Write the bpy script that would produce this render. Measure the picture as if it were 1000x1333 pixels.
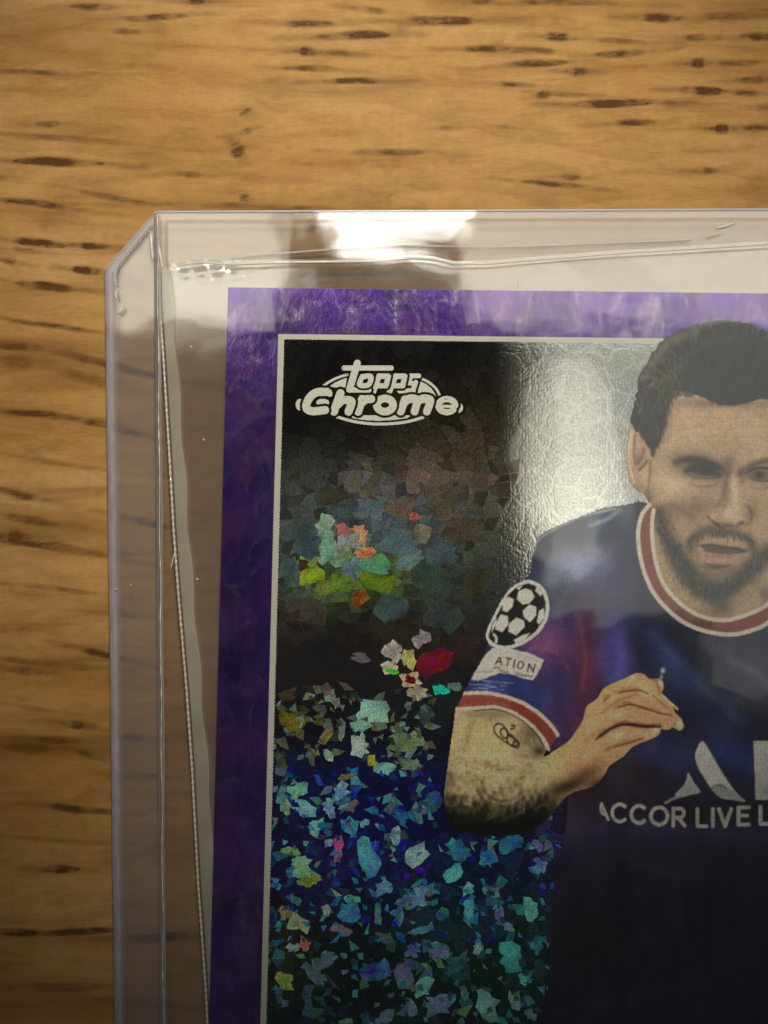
import bpy, math, random
import numpy as np

random.seed(7)
RNG = np.random.default_rng(7)
for o in list(bpy.data.objects):
    bpy.data.objects.remove(o)

# ------------------------------------------------------------------ scale
S = 0.001            # every length below is in millimetres
K = 21.4             # print dots per millimetre on the card (drawing unit of the artwork)
H = 100.0            # camera height above the card face, mm
ZC = 1.10            # height of the card face above the table, mm


def W(u, v, z=ZC):
    """drawing unit (u right, v down) -> millimetres, for things lying at height z"""
    f = (H - (z - ZC)) / H
    return ((u - 500.0) / K * f, (666.5 - v) / K * f, z)


# ------------------------------------------------------------------ camera, world, lamps, exposure
scene = bpy.context.scene
cam_d = bpy.data.cameras.new('camera')
cam = bpy.data.objects.new('camera', cam_d)
scene.collection.objects.link(cam)
cam.location = (0, 0, (ZC + H) * S)
cam_d.sensor_fit = 'VERTICAL'
cam_d.sensor_height = 24.0
cam_d.sensor_width = 18.0
cam_d.lens = 12.0 / (1333.0 / K / 2 / H)
cam_d.clip_start = 0.002
cam_d.clip_end = 20.0
cam_d.dof.use_dof = True
cam_d.dof.focus_distance = H * S
cam_d.dof.aperture_fstop = 45.0
scene.camera = cam

world = bpy.data.worlds.new('World')
scene.world = world
world.use_nodes = True
bg = world.node_tree.nodes['Background']
bg.inputs['Color'].default_value = (0.95, 0.97, 1.0, 1)
bg.inputs['Strength'].default_value = 0.03

scene.view_settings.view_transform = 'Standard'
scene.view_settings.look = 'None'
scene.view_settings.exposure = 0.0
scene.view_settings.gamma = 1.0
scene.render.engine = 'CYCLES'
scene.cycles.transparent_max_bounces = 20
scene.cycles.max_bounces = 5
scene.cycles.diffuse_bounces = 2
scene.cycles.glossy_bounces = 3
scene.cycles.transmission_bounces = 2
scene.cycles.caustics_reflective = False
scene.cycles.caustics_refractive = False
scene.cycles.sample_clamp_indirect = 6.0


def area_lamp(name, u0, u1, v0, v1, radiance, color, shape='RECTANGLE', L=300.0, rot=0.0, spread=180):
    """ceiling lamp / added glare lamp, sized so that the flat plastic mirrors it over u0..u1, v0..v1"""
    k = (1 + L / H) / K
    x0, x1 = (u0 - 500) * k, (u1 - 500) * k
    y0, y1 = (666.5 - v1) * k, (666.5 - v0) * k
    d = bpy.data.lights.new(name, 'AREA')
    d.shape = shape
    d.size = abs(x1 - x0) * S
    d.size_y = abs(y1 - y0) * S
    area = d.size * d.size_y * (math.pi / 4 if shape == 'ELLIPSE' else 1)
    d.energy = radiance * math.pi * area
    d.color = color
    d.spread = math.radians(spread)
    o = bpy.data.objects.new(name, d)
    o.location = ((x0 + x1) / 2 * S, (y0 + y1) / 2 * S, (L + ZC) * S)
    o.rotation_euler = (0, 0, math.radians(rot))
    scene.collection.objects.link(o)
    return o


WARM = (1.0, 0.95, 0.80)
area_lamp('glare_lamp_left', 60, 372, 215, 432, 2.1, WARM)  # added lamp standing in for the bright ceiling mirrored at upper left
area_lamp('glare_lamp_right', 714, 1150, 428, 806, 0.56, (0.97, 1.0, 0.93))  # added lamp for the mirrored ceiling haze over the right side
area_lamp('glare_lamp_low', 905, 1200, 806, 925, 0.30, (0.97, 1.0, 0.93), rot=-12)  # added lamp that carries the right-hand haze further down
area_lamp('glare_lamp_top', 606, 1160, 190, 427, 1.75, WARM, L=302)  # added lamp for the bright mirrored band along the holder's upper right
area_lamp('ceiling_lamp', 395, 640, 192, 326, 6.5, (1.0, 0.98, 0.92), 'ELLIPSE')
area_lamp('foil_glare_lamp', 676, 800, 470, 752, 0.92, WARM, 'ELLIPSE', L=294)  # added lamp without a known source, brightens the foil beside the shoulder

key = bpy.data.lights.new('key_spot', 'SPOT')  # added key spot; its cone falloff stands in for the phone's shade
key.energy = 0.30
key.color = (1.0, 0.92, 0.79)
key.shadow_soft_size = 8 * S
key.spot_size = math.radians(52.5)
key.spot_blend = 0.8
key_o = bpy.data.objects.new('key_spot', key)
key_o.location = (0 * S, 48 * S, 80 * S)
key_o.rotation_euler = (math.radians(-22.4), 0, 0)
scene.collection.objects.link(key_o)

# ------------------------------------------------------------------ helpers: objects


def lin(c):
    c = np.asarray(c, dtype=np.float64) / 255.0
    return np.where(c <= 0.04045, c / 12.92, ((c + 0.055) / 1.055) ** 2.4)


def new_mesh(name, verts_mm, faces, mat, parent=None, colors=None, smooth=False, origin=(0, 0, 0), floats=None):
    """one mesh object; vertices in mm, faces an (n,4)/(n,3) array or list of index lists"""
    v = (np.asarray(verts_mm, dtype=np.float64) - np.asarray(origin)) * S
    me = bpy.data.meshes.new(name)
    if isinstance(faces, np.ndarray):
        n, k = faces.shape
        me.vertices.add(len(v))
        me.vertices.foreach_set('co', v.astype(np.float32).ravel())
        me.loops.add(n * k)
        me.loops.foreach_set('vertex_index', faces.astype(np.int32).ravel())
        me.polygons.add(n)
        me.polygons.foreach_set('loop_start', np.arange(0, n * k, k, dtype=np.int32))
        me.update(calc_edges=True)
    else:
        me.from_pydata([tuple(p) for p in v], [], [list(f) for f in faces])
        me.update()
    if colors is not None:
        c = np.ones((len(v), 4), dtype=np.float32)
        c[:, :3] = colors
        a = me.color_attributes.new('ink', 'FLOAT_COLOR', 'POINT')
        a.data.foreach_set('color', c.ravel())
    if floats is not None:
        for k_, arr in floats.items():
            a = me.attributes.new(k_, 'FLOAT', 'POINT')
            a.data.foreach_set('value', np.asarray(arr, dtype=np.float32).ravel())
    if smooth:
        me.polygons.foreach_set('use_smooth', np.ones(len(me.polygons), dtype=bool))
    me.materials.append(mat)
    o = bpy.data.objects.new(name, me)
    scene.collection.objects.link(o)
    if parent is not None:
        o.parent = parent
    else:
        o.location = tuple(np.asarray(origin) * S)
    return o


def thing(name, label, cat, loc_mm):
    e = bpy.data.objects.new(name, None)
    e.empty_display_size = 0.01
    e.location = tuple(np.asarray(loc_mm) * S)
    e['label'] = label
    e['category'] = cat
    scene.collection.objects.link(e)
    return e


def slab(name, outline, z0, z1, mat, parent, origin, bev=0.0):
    """closed prism over an outline given in drawing units"""
    n = len(outline)
    top = [W(u, v, z1) for u, v in outline]
    bot = [W(u, v, z0)[:2] + (z0,) for u, v in outline]
    bot = [(t[0], t[1], z0) for t in top]
    faces = [list(range(n))[::-1], [i + n for i in range(n)]]
    for i in range(n):
        j = (i + 1) % n
        faces.append([i, j, j + n, i + n])
    return new_mesh(name, bot + top, [f[::-1] for f in faces], mat, parent, origin=origin)


def tube(name, pts_mm, radius, mat, parent, origin, seg=8, flat=1.0, radii=None):
    """swept bead along a polyline of mm points"""
    p = np.asarray(pts_mm, dtype=float)
    n = len(p)
    t = np.gradient(p, axis=0)
    t /= np.linalg.norm(t, axis=1)[:, None] + 1e-12
    up = np.array([0, 0, 1.0])
    side = np.cross(t, up)
    side /= np.linalg.norm(side, axis=1)[:, None] + 1e-12
    nrm = np.cross(side, t)
    r = np.full(n, radius) if radii is None else np.asarray(radii)
    ang = np.linspace(0, 2 * math.pi, seg, endpoint=False)
    V = (p[:, None, :] + r[:, None, None] * (np.cos(ang)[None, :, None] * side[:, None, :]
         + flat * np.sin(ang)[None, :, None] * nrm[:, None, :])).reshape(-1, 3)
    f = []
    for i in range(n - 1):
        for j in range(seg):
            a, b = i * seg + j, i * seg + (j + 1) % seg
            f.append((a, b, b + seg, a + seg))
    f.append(tuple(range(seg))[::-1])
    f.append(tuple((n - 1) * seg + j for j in range(seg)))
    return new_mesh(name, V, f, mat, parent, smooth=True, origin=origin)



def ribbon(name, left, right, mat, parent, origin, profile):
    """thin moulded edge: columns across given as (t, height offset mm, opacity)"""
    left, right = np.asarray(left, float), np.asarray(right, float)
    n, k = len(left), len(profile)
    V, F, A_ = [], [], []
    for i in range(n):
        for (t, dz, op) in profile:
            p = left[i] * (1 - t) + right[i] * t
            V.append((p[0], p[1], p[2] + dz)); A_.append(op)
    for i in range(n - 1):
        for j in range(k - 1):
            a_ = i * k + j
            F.append((a_, a_ + k, a_ + k + 1, a_ + 1))
    return new_mesh(name, V, F, mat, parent, smooth=True, origin=origin, floats={'solid': A_})


# ------------------------------------------------------------------ helpers: drawing

def smooth01(x):
    x = np.clip(x, 0, 1)
    return x * x * (3 - 2 * x)


def spline(pts, n=8, closed=True):
    p = np.asarray(pts, dtype=float)
    m = len(p)
    out = []
    rng = range(m if closed else m - 1)
    for i in rng:
        if closed:
            a, b, c, d = p[(i - 1) % m], p[i], p[(i + 1) % m], p[(i + 2) % m]
        else:
            a, b, c, d = p[max(i - 1, 0)], p[i], p[i + 1], p[min(i + 2, m - 1)]
        for t in np.linspace(0, 1, n, endpoint=False):
            out.append(0.5 * ((2 * b) + (-a + c) * t + (2 * a - 5 * b + 4 * c - d) * t * t
                              + (-a + 3 * b - 3 * c + d) * t ** 3))
    if not closed:
        out.append(p[-1])
    return np.array(out)


def arc(cx, cy, rx, ry, a0, a1, n=14):
    return [(cx + rx * math.cos(math.radians(a0 + (a1 - a0) * i / n)), cy + ry * math.sin(math.radians(a0 + (a1 - a0) * i / n))) for i in range(n + 1)]


class Canvas:
    def __init__(self, u0, u1, v0, v1, cell):
        self.u = np.arange(u0, u1 + 1e-6, cell)
        self.v = np.arange(v0, v1 + 1e-6, cell)
        self.U, self.V = np.meshgrid(self.u, self.v)
        self.C = np.zeros(self.U.shape + (3,))
        self.L = np.zeros(self.U.shape, dtype=np.int32)
        self.cell = cell

    def win(self, pts, pad):
        p = np.asarray(pts, dtype=float)
        i0, i1 = np.searchsorted(self.u, [p[:, 0].min() - pad, p[:, 0].max() + pad])
        j0, j1 = np.searchsorted(self.v, [p[:, 1].min() - pad, p[:, 1].max() + pad])
        return slice(j0, j1), slice(i0, i1)

    def dist(self, pts, sl, closed):
        U, V = self.U[sl], self.V[sl]
        d2 = np.full(U.shape, 1e12)
        inside = np.zeros(U.shape, dtype=bool)
        p = np.asarray(pts, dtype=float)
        n = len(p)
        for i in range(n if closed else n - 1):
            a, b = p[i], p[(i + 1) % n]
            e = b - a
            L2 = e @ e + 1e-12
            t = np.clip(((U - a[0]) * e[0] + (V - a[1]) * e[1]) / L2, 0, 1)
            d2 = np.minimum(d2, (U - a[0] - t * e[0]) ** 2 + (V - a[1] - t * e[1]) ** 2)
            if closed and a[1] != b[1]:
                c = ((a[1] > V) != (b[1] > V)) & (U < (b[0] - a[0]) * (V - a[1]) / (b[1] - a[1]) + a[0])
                inside ^= c
        d = np.sqrt(d2)
        return np.where(inside, -d, d) if closed else d

    def poly(self, pts, col=None, soft=0.9, label=None, smooth=6, alpha=1.0, jag=None, clip=None):
        if smooth:
            pts = spline(pts, smooth)
        sl = self.win(pts, soft * 2 + 4)
        d = self.dist(pts, sl, True)
        if jag is not None:
            d = d + jag[sl]
        a = smooth01(0.5 - d / (2 * soft)) * alpha
        self._put(sl, a, d < 0, col, label, clip)
        return self

    def line(self, pts, w, col=None, soft=0.9, label=None, smooth=6, alpha=1.0, clip=None, jag=None):
        if smooth and len(pts) > 2:
            pts = spline(pts, smooth, closed=False)
        sl = self.win(pts, w + soft * 2 + 4)
        d = self.dist(pts, sl, False) - w / 2
        if jag is not None:
            d = d + jag[sl]
        a = smooth01(0.5 - d / (2 * soft)) * alpha
        self._put(sl, a, d < 0, col, label, clip)
        return self

    def blob(self, u, v, ru, rv, col, alpha=1.0, rot=0.0, power=1.0, clip=None):
        r = max(ru, rv) * 2.6
        sl = self.win([(u - r, v - r), (u + r, v + r)], 0)
        c, s = math.cos(math.radians(rot)), math.sin(math.radians(rot))
        du, dv = self.U[sl] - u, self.V[sl] - v
        q = ((du * c + dv * s) / ru) ** 2 + ((-du * s + dv * c) / rv) ** 2
        a = np.exp(-q ** power) * alpha
        self._put(sl, a, None, col, None, clip)
        return self

    def _put(self, sl, a, m, col, label, clip):
        if clip is not None:
            ok = np.isin(self.L[sl], clip)
            a = a * ok
            if m is not None:
                m = m & ok
        if col is not None:
            c = lin(col)
            self.C[sl] = self.C[sl] * (1 - a[..., None]) + c * a[..., None]
        if label is not None and m is not None:
            self.L[sl] = np.where(m, label, self.L[sl])

    def noise(self, su, sv, seed):
        r = np.random.default_rng(seed)
        gu, gv = (self.U - self.u[0]) / su, (self.V - self.v[0]) / sv
        n = r.random((int(gv.max()) + 3, int(gu.max()) + 3))
        i, j = gu.astype(int), gv.astype(int)
        fu, fv = smooth01(gu - i), smooth01(gv - j)
        return (n[j, i] * (1 - fu) * (1 - fv) + n[j, i + 1] * fu * (1 - fv)
                + n[j + 1, i] * (1 - fu) * fv + n[j + 1, i + 1] * fu * fv)

    def mesh(self, labels, name, mat, parent, z, origin):
        Lc = self.L
        m = np.isin(Lc[:-1, :-1], labels)
        nv, nu = Lc.shape
        idx = np.arange(nv * nu).reshape(nv, nu)
        q = np.stack([idx[1:, :-1][m], idx[1:, 1:][m], idx[:-1, 1:][m], idx[:-1, :-1][m]], axis=1)
        used, inv = np.unique(q.ravel(), return_inverse=True)
        U, V = self.U.ravel()[used], self.V.ravel()[used]
        f = (H - (z - ZC)) / H
        vv = np.stack([(U - 500) / K * f, (666.5 - V) / K * f, np.full(len(U), z)], axis=1)
        return new_mesh(name, vv, inv.reshape(-1, 4), mat, parent, colors=self.C.reshape(-1, 3)[used], origin=origin)


# ------------------------------------------------------------------ helpers: materials

class NT:
    def __init__(self, name):
        self.m = bpy.data.materials.new(name)
        self.m.use_nodes = True
        self.t = self.m.node_tree
        self.t.nodes.clear()
        self.out = self.t.nodes.new('ShaderNodeOutputMaterial')

    def n(self, kind, ins=None, **props):
        nd = self.t.nodes.new('ShaderNode' + kind)
        for k_, v_ in props.items():
            setattr(nd, k_, v_)
        for k_, v_ in (ins or {}).items():
            s = nd.inputs[k_]
            if isinstance(v_, bpy.types.NodeSocket):
                self.t.links.new(v_, s)
            elif isinstance(v_, bpy.types.Node):
                self.t.links.new(v_.outputs[0], s)
            else:
                s.default_value = v_
        return nd

    def math(self, op, a, b=0.0, c=0.0, clamp=False):
        return self.n('Math', {0: a, 1: b, 2: c}, operation=op, use_clamp=clamp)

    def mix(self, fac, a, b, blend='MIX'):
        nd = self.t.nodes.new('ShaderNodeMix')
        nd.data_type = 'RGBA'
        nd.blend_type = blend
        for i, v_ in ((0, fac), (6, a), (7, b)):
            s = nd.inputs[i]
            if isinstance(v_, bpy.types.NodeSocket):
                self.t.links.new(v_, s)
            elif isinstance(v_, bpy.types.Node):
                self.t.links.new(v_.outputs[0], s)
            else:
                s.default_value = v_
        return nd.outputs[2]

    def coords(self, sx=1000.0, sy=1000.0, sz=1000.0, rot=0.0):
        """object coordinates in millimetres, stretched"""
        tc = self.n('TexCoord')
        mp = self.n('Mapping', {'Vector': tc.outputs['Object'], 'Scale': (sx, sy, sz), 'Rotation': (0, 0, rot)})
        return mp.outputs[0]

    def noise(self, vec, scale, detail=2.0, rough=0.5, dist=0.0):
        return self.n('TexNoise', {'Vector': vec, 'Scale': scale, 'Detail': detail, 'Roughness': rough, 'Distortion': dist})

    def ramp(self, fac, stops):
        nd = self.n('ValToRGB', {'Fac': fac})
        e = nd.color_ramp.elements
        while len(e) < len(stops):
            e.new(0.5)
        for i, (p, c) in enumerate(stops):
            e[i].position = p
            e[i].color = tuple(c) + (1,) if len(c) == 3 else c
        return nd.outputs[0]

    def bump(self, height, dist_mm, strength=1.0, normal=None):
        ins = {'Height': height, 'Distance': dist_mm * S, 'Strength': strength}
        if normal is not None:
            ins['Normal'] = normal
        return self.n('Bump', ins).outputs[0]

    def done(self, shader):
        self.t.links.new(shader.outputs[0] if isinstance(shader, bpy.types.Node) else shader, self.out.inputs['Surface'])
        return self.m


def rgb(c):
    return tuple(float(x) for x in lin(c)) + (1.0,)


def clear_plastic(name, haze=0.01, haze_col=(0.85, 0.87, 0.92), rough=0.035, refl=1.0, wave=0.0, tint=(0.985, 0.985, 0.98)):
    t = NT(name)
    ge = t.n('LayerWeight', {'Blend': 0.5})
    f5 = t.math('POWER', ge.outputs['Facing'], 5.0)
    fr = t.math('MULTIPLY_ADD', f5, 0.9, 0.042 * refl, clamp=True)
    nor, rg = None, rough
    if wave:
        nor = t.bump(t.noise(t.coords(), 0.22, 1.0), 1.0, wave)
    gi = {'Color': (1, 1, 1, 1), 'Roughness': rg}
    if nor is not None:
        gi['Normal'] = nor
    gl = t.n('BsdfGlossy', gi)
    tr = t.n('BsdfTransparent', {'Color': tint + (1,)})
    if haze == 0:
        return t.done(t.n('MixShader', {0: fr, 1: tr.outputs[0], 2: gl.outputs[0]}))
    df = t.n('BsdfDiffuse', {'Color': haze_col + (1,)})
    tl = t.n('BsdfTranslucent', {'Color': haze_col + (1,)})
    both = t.n('MixShader', {0: 0.35, 1: df.outputs[0], 2: tl.outputs[0]})
    hz = haze if haze < 0.05 else t.math('MULTIPLY_ADD', t.noise(t.coords(), 0.35, 2.0), haze * 0.9, haze * 0.55, clamp=True)
    body = t.n('MixShader', {0: hz, 1: tr.outputs[0], 2: both.outputs[0]})
    return t.done(t.n('MixShader', {0: fr, 1: body.outputs[0], 2: gl.outputs[0]}))


def frosted_edge(name, col=(0.72, 0.70, 0.78), see=0.35, rough=0.18):
    t = NT(name)
    vec = t.coords(1000, 1000, 1000)
    nz = t.noise(vec, 3.0, 4.0, 0.65)
    p = t.n('BsdfPrincipled', {'Base Color': t.mix(nz.outputs[0], (col[0] * .6, col[1] * .6, col[2] * .6, 1), col + (1,)),
                               'Roughness': rough, 'Normal': t.bump(nz.outputs[0], 0.03, 0.6)})
    tr = t.n('BsdfTransparent', {'Color': (0.95, 0.95, 0.97, 1)})
    fac = t.math('MULTIPLY_ADD', nz.outputs[0], 0.5, see - 0.25, clamp=True)
    return t.done(t.n('MixShader', {0: fac, 1: p.outputs[0], 2: tr.outputs[0]}))


def moulded_edge(name, col, rough=0.25, gloss=0.5):
    t = NT(name)
    a = t.n('Attribute', attribute_name='solid')
    nz = t.noise(t.coords(1000, 350, 1000), 2.2, 3.0, 0.7)
    p = t.n('BsdfPrincipled', {'Base Color': t.mix(nz.outputs[0], tuple(x * .72 for x in col) + (1,), col + (1,)), 'Roughness': rough, 'Specular IOR Level': gloss})
    tr = t.n('BsdfTransparent', {'Color': (0.97, 0.97, 0.98, 1)})
    fac = t.math('MULTIPLY', a.outputs['Fac'], t.math('MULTIPLY_ADD', nz, 0.7, 0.65), clamp=True)
    return t.done(t.n('MixShader', {0: fac, 1: tr.outputs[0], 2: p.outputs[0]}))


def wood_material():
    t = NT('oiled_oak')
    vec = t.coords()
    tc = t.coords(1000 * 0.16, 1000, 1000, math.radians(2.0))
    big = t.noise(tc, 0.13, 3.0, 0.55, 0.6)
    mid = t.noise(tc, 0.9, 4.0, 0.6, 0.4)
    fine = t.noise(t.coords(1000 * 0.25, 1000, 1000), 6.0, 3.0, 0.6)
    cross = t.noise(t.coords(1000, 1000 * 0.2, 1000), 3.2, 2.0, 0.5)
    base = t.ramp(big, [(0.30, (0.335, 0.168, 0.042)), (0.5, (0.45, 0.254, 0.084)), (0.72, (0.515, 0.316, 0.128))])
    g = t.ramp(mid, [(0.25, (0.70, 0.62, 0.52)), (0.5, (1, 1, 1)), (0.8, (1.10, 1.10, 1.08))])
    base = t.mix(1.0, base, g, 'MULTIPLY')
    g2 = t.ramp(fine, [(0.25, (0.86, 0.83, 0.80)), (0.6, (1.04, 1.04, 1.04))])
    base = t.mix(0.8, base, g2, 'MULTIPLY')
    g3 = t.ramp(cross, [(0.3, (0.96, 0.96, 0.955)), (0.7, (1.03, 1.03, 1.035))])
    base = t.mix(0.8, base, g3, 'MULTIPLY')
    st = t.n('Attribute', attribute_name='streak')
    brk = t.noise(t.coords(1000 * 0.28, 1000, 1000), 3.0, 4.0, 0.75)
    stv = t.math('MULTIPLY', st.outputs['Fac'], t.math('MULTIPLY_ADD', brk, 3.4, -0.4), clamp=True)
    blotch = t.noise(t.coords(1000 * 0.45, 1000, 1000), 0.55, 3.0, 0.6, 1.2)
    base = t.mix(0.55, base, t.ramp(blotch, [(0.3, (0.74, 0.70, 0.66)), (0.55, (1.02, 1.02, 1.02)), (0.75, (1.14, 1.15, 1.18))]), 'MULTIPLY')
    base = t.mix(stv, base, (0.088, 0.040, 0.011, 1))
    tn = t.n('Attribute', attribute_name='tone')
    base = t.mix(tn.outputs['Fac'], base, (0.17, 0.075, 0.016, 1))
    hgt = t.math('SUBTRACT', t.math('MULTIPLY', fine, 0.3), st.outputs['Fac'])
    p = t.n('BsdfPrincipled', {'Base Color': base, 'Roughness': 0.55, 'Specular IOR Level': 0.08,
                               'Normal': t.bump(hgt, 0.05, 0.5)})
    return t.done(p)


def print_material(name, rough=0.32, grain=0.4, coat=0.5, coat_rough=0.10, spec=0.3):
    """ink on chrome stock, colour from the printed artwork"""
    t = NT(name)
    a = t.n('Attribute', attribute_name='ink')
    vec = t.coords()
    dots = t.n('TexVoronoi', {'Vector': vec, 'Scale': 4.4, 'Randomness': 0.35})
    nz = t.noise(vec, 5.5, 3.0, 0.7)
    g = t.math('ADD', t.math('MULTIPLY', dots.outputs['Distance'], -grain * 0.9), t.math('MULTIPLY_ADD', nz, grain * 1.3, 1.0 - grain * 0.35))
    colr = t.mix(1.0, a.outputs['Color'], t.n('CombineXYZ', {0: g, 1: g, 2: g}), 'MULTIPLY')
    line = t.noise(t.coords(4000, 700, 1000), 1.6, 3.0, 0.6)
    nor = t.bump(line, 0.012, 0.35)
    p = t.n('BsdfPrincipled', {'Base Color': colr, 'Roughness': rough, 'Specular IOR Level': spec, 'Coat Weight': coat,
                               'Coat Roughness': coat_rough, 'Coat Normal': nor, 'Normal': nor})
    return t.done(p)


def foil_panel_material():
    t = NT('black_printed_foil')
    a = t.n('Attribute', attribute_name='ink')
    vec = t.coords()
    nd = t.noise(vec, 1.1, 3.0, 0.6)
    wv = t.n('VectorMath', {0: vec, 1: t.n('VectorMath', {0: nd.outputs['Color'], 1: (0.9, 0.9, 0.0)}, operation='MULTIPLY')}, operation='ADD')
    vo = t.n('TexVoronoi', {'Vector': wv.outputs[0], 'Scale': 0.72, 'Randomness': 1.0})
    ve = t.n('TexVoronoi', {'Vector': wv.outputs[0], 'Scale': 0.72, 'Randomness': 1.0}, feature='DISTANCE_TO_EDGE')
    rnd = t.n('SeparateColor', {0: vo.outputs['Color']})
    cellg = t.math('MULTIPLY_ADD', rnd.outputs[0], 0.9, 0.55)
    crack = t.ramp(ve.outputs['Distance'], [(0.0, (0.5, 0.5, 0.5)), (0.05, (1, 1, 1))])
    dots = t.n('TexVoronoi', {'Vector': vec, 'Scale': 5.2, 'Randomness': 0.6})
    dg = t.ramp(dots.outputs['Distance'], [(0.1, (1.25, 1.25, 1.2)), (0.65, (0.6, 0.6, 0.62))])
    c = t.mix(1.0, a.outputs['Color'], crack, 'MULTIPLY')
    c = t.mix(1.0, c, t.n('CombineXYZ', {0: cellg, 1: cellg, 2: cellg}), 'MULTIPLY')
    c = t.mix(1.0, c, dg, 'MULTIPLY')
    brush = t.noise(t.coords(1600, 1000, 1000), 4.2, 2.0, 0.6)
    h = t.math('ADD', t.math('MULTIPLY', dots.outputs['Distance'], 0.8), brush)
    nor = t.bump(h, 0.0034, 0.5)
    lip = t.ramp(ve.outputs['Distance'], [(0.0, (0, 0, 0)), (0.10, (1, 1, 1))])
    nor2 = t.bump(lip, 0.0025, 0.35, nor)
    pr = t.n('BsdfPrincipled', {'Base Color': c, 'Roughness': 0.6, 'Specular IOR Level': 0.0})
    gl = t.n('BsdfGlossy', {'Color': t.mix(t.n('SeparateColor', {0: lip}).outputs[0], (1, 1, 0.93, 1), t.ramp(t.noise(t.coords(1300, 1000, 1000), 8.0, 2.0, 0.6), [(0.38, (0.70, 0.71, 0.66)), (0.62, (1, 1, 0.92))])), 'Roughness': 0.085, 'Normal': nor2})
    fo = t.n('Attribute', attribute_name='foil')
    return t.done(t.n('MixShader', {0: t.math('MULTIPLY', fo.outputs['Fac'], 0.8), 1: pr.outputs[0], 2: gl.outputs[0]}))


def border_foil_material():
    t = NT('purple_foil')
    vec = t.coords()
    nd = t.noise(vec, 0.9, 3.0, 0.6)
    wv = t.n('VectorMath', {0: vec, 1: t.n('VectorMath', {0: nd.outputs['Color'], 1: (1.2, 1.2, 0.0)}, operation='MULTIPLY')}, operation='ADD')
    vo = t.n('TexVoronoi', {'Vector': wv.outputs[0], 'Scale': 0.6, 'Randomness': 1.0})
    ve = t.n('TexVoronoi', {'Vector': wv.outputs[0], 'Scale': 0.6, 'Randomness': 1.0}, feature='DISTANCE_TO_EDGE')
    r = t.n('SeparateColor', {0: vo.outputs['Color']})
    c = t.ramp(r.outputs[0], [(0.0, (0.06, 0.020, 0.26)), (0.35, (0.11, 0.035, 0.42)), (0.6, (0.17, 0.060, 0.44)), (0.8, (0.22, 0.055, 0.30)), (1.0, (0.15, 0.10, 0.62))])
    cloud = t.noise(vec, 0.35, 4.0, 0.6)
    cm = t.ramp(cloud, [(0.3, (0.55, 0.5, 0.6)), (0.65, (1.3, 1.25, 1.2))])
    c = t.mix(0.45, c, (0.105, 0.035, 0.40, 1))
    c = t.mix(1.0, c, cm, 'MULTIPLY')
    edge = t.ramp(ve.outputs['Distance'], [(0.0, (1, 1, 1)), (0.09, (0, 0, 0))])
    spark = t.noise(vec, 0.8, 2.0)
    ef = t.math('MULTIPLY', edge, t.ramp(spark, [(0.5, (0, 0, 0)), (0.68, (0.9, 0.9, 0.9))]))
    c = t.mix(t.math('MULTIPLY', ef, 0.35), c, (0.30, 0.22, 0.45, 1))
    brush = t.noise(t.coords(3000, 1000, 1000, math.radians(18)), 1.6, 3.0, 0.65)
    nor = t.bump(brush, 0.016, 0.6)
    nor2 = nor
    diag = t.noise(t.coords(1700, 520, 1000, math.radians(-35)), 0.55, 4.0, 0.65, 0.8)
    patch = t.ramp(diag, [(0.42, (0.08, 0.08, 0.08)), (0.57, (0.20, 0.20, 0.20)), (0.70, (0.58, 0.58, 0.58))])
    gl = t.n('BsdfGlossy', {'Color': t.mix(t.math('MULTIPLY_ADD', ef, 0.25, t.n('SeparateColor', {0: patch}).outputs[0]), c, (0.86, 0.72, 0.86, 1)), 'Roughness': 0.13, 'Normal': nor2})
    df = t.n('BsdfPrincipled', {'Base Color': t.mix(0.50, c, (0, 0, 0, 1)), 'Roughness': 0.6, 'Specular IOR Level': 0.0})
    return t.done(t.n('MixShader', {0: 0.62, 1: df.outputs[0], 2: gl.outputs[0]}))


def flake_material():
    t = NT('holographic_flake')
    a = t.n('Attribute', attribute_name='ink')
    vec = t.coords()
    wob = t.noise(vec, 2.6, 2.0)
    wave = t.n('TexWave', {'Vector': t.coords(1000, 1000, 1000, math.radians(35)), 'Scale': 1.9, 'Distortion': 5.0, 'Detail': 2.0, 'Detail Scale': 2.5})
    dots = t.n('TexVoronoi', {'Vector': vec, 'Scale': 5.2, 'Randomness': 0.6})
    g = t.math('ADD', t.math('MULTIPLY', wave.outputs['Fac'], 0.35), t.math('MULTIPLY_ADD', dots.outputs['Distance'], -0.7, 1.02))
    c = t.mix(1.0, a.outputs['Color'], t.n('CombineXYZ', {0: g, 1: g, 2: g}), 'MULTIPLY')
    hue = t.noise(vec, 1.4, 2.0)
    hs = t.n('HueSaturation', {'Hue': t.math('MULTIPLY_ADD', hue, 0.22, 0.39), 'Saturation': 1.12, 'Color': c})
    nor = t.bump(t.math('ADD', wave.outputs['Fac'], wob), 0.02, 0.5)
    p = t.n('BsdfPrincipled', {'Base Color': hs, 'Roughness': 0.4, 'Specular IOR Level': 0.15, 'Normal': nor})
    return t.done(p)


def plain(name, col, rough=0.5, coat=0.0, speckle=0.08):
    t = NT(name)
    nz = t.noise(t.coords(), 6.0, 3.0, 0.6)
    c = rgb(col)
    d = tuple(x * (1 - 2.5 * speckle) for x in c[:3]) + (1,)
    p = t.n('BsdfPrincipled', {'Base Color': t.mix(nz.outputs[0], d, c), 'Roughness': rough, 'Coat Weight': coat, 'Coat Roughness': 0.12})
    return t.done(p)


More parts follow.
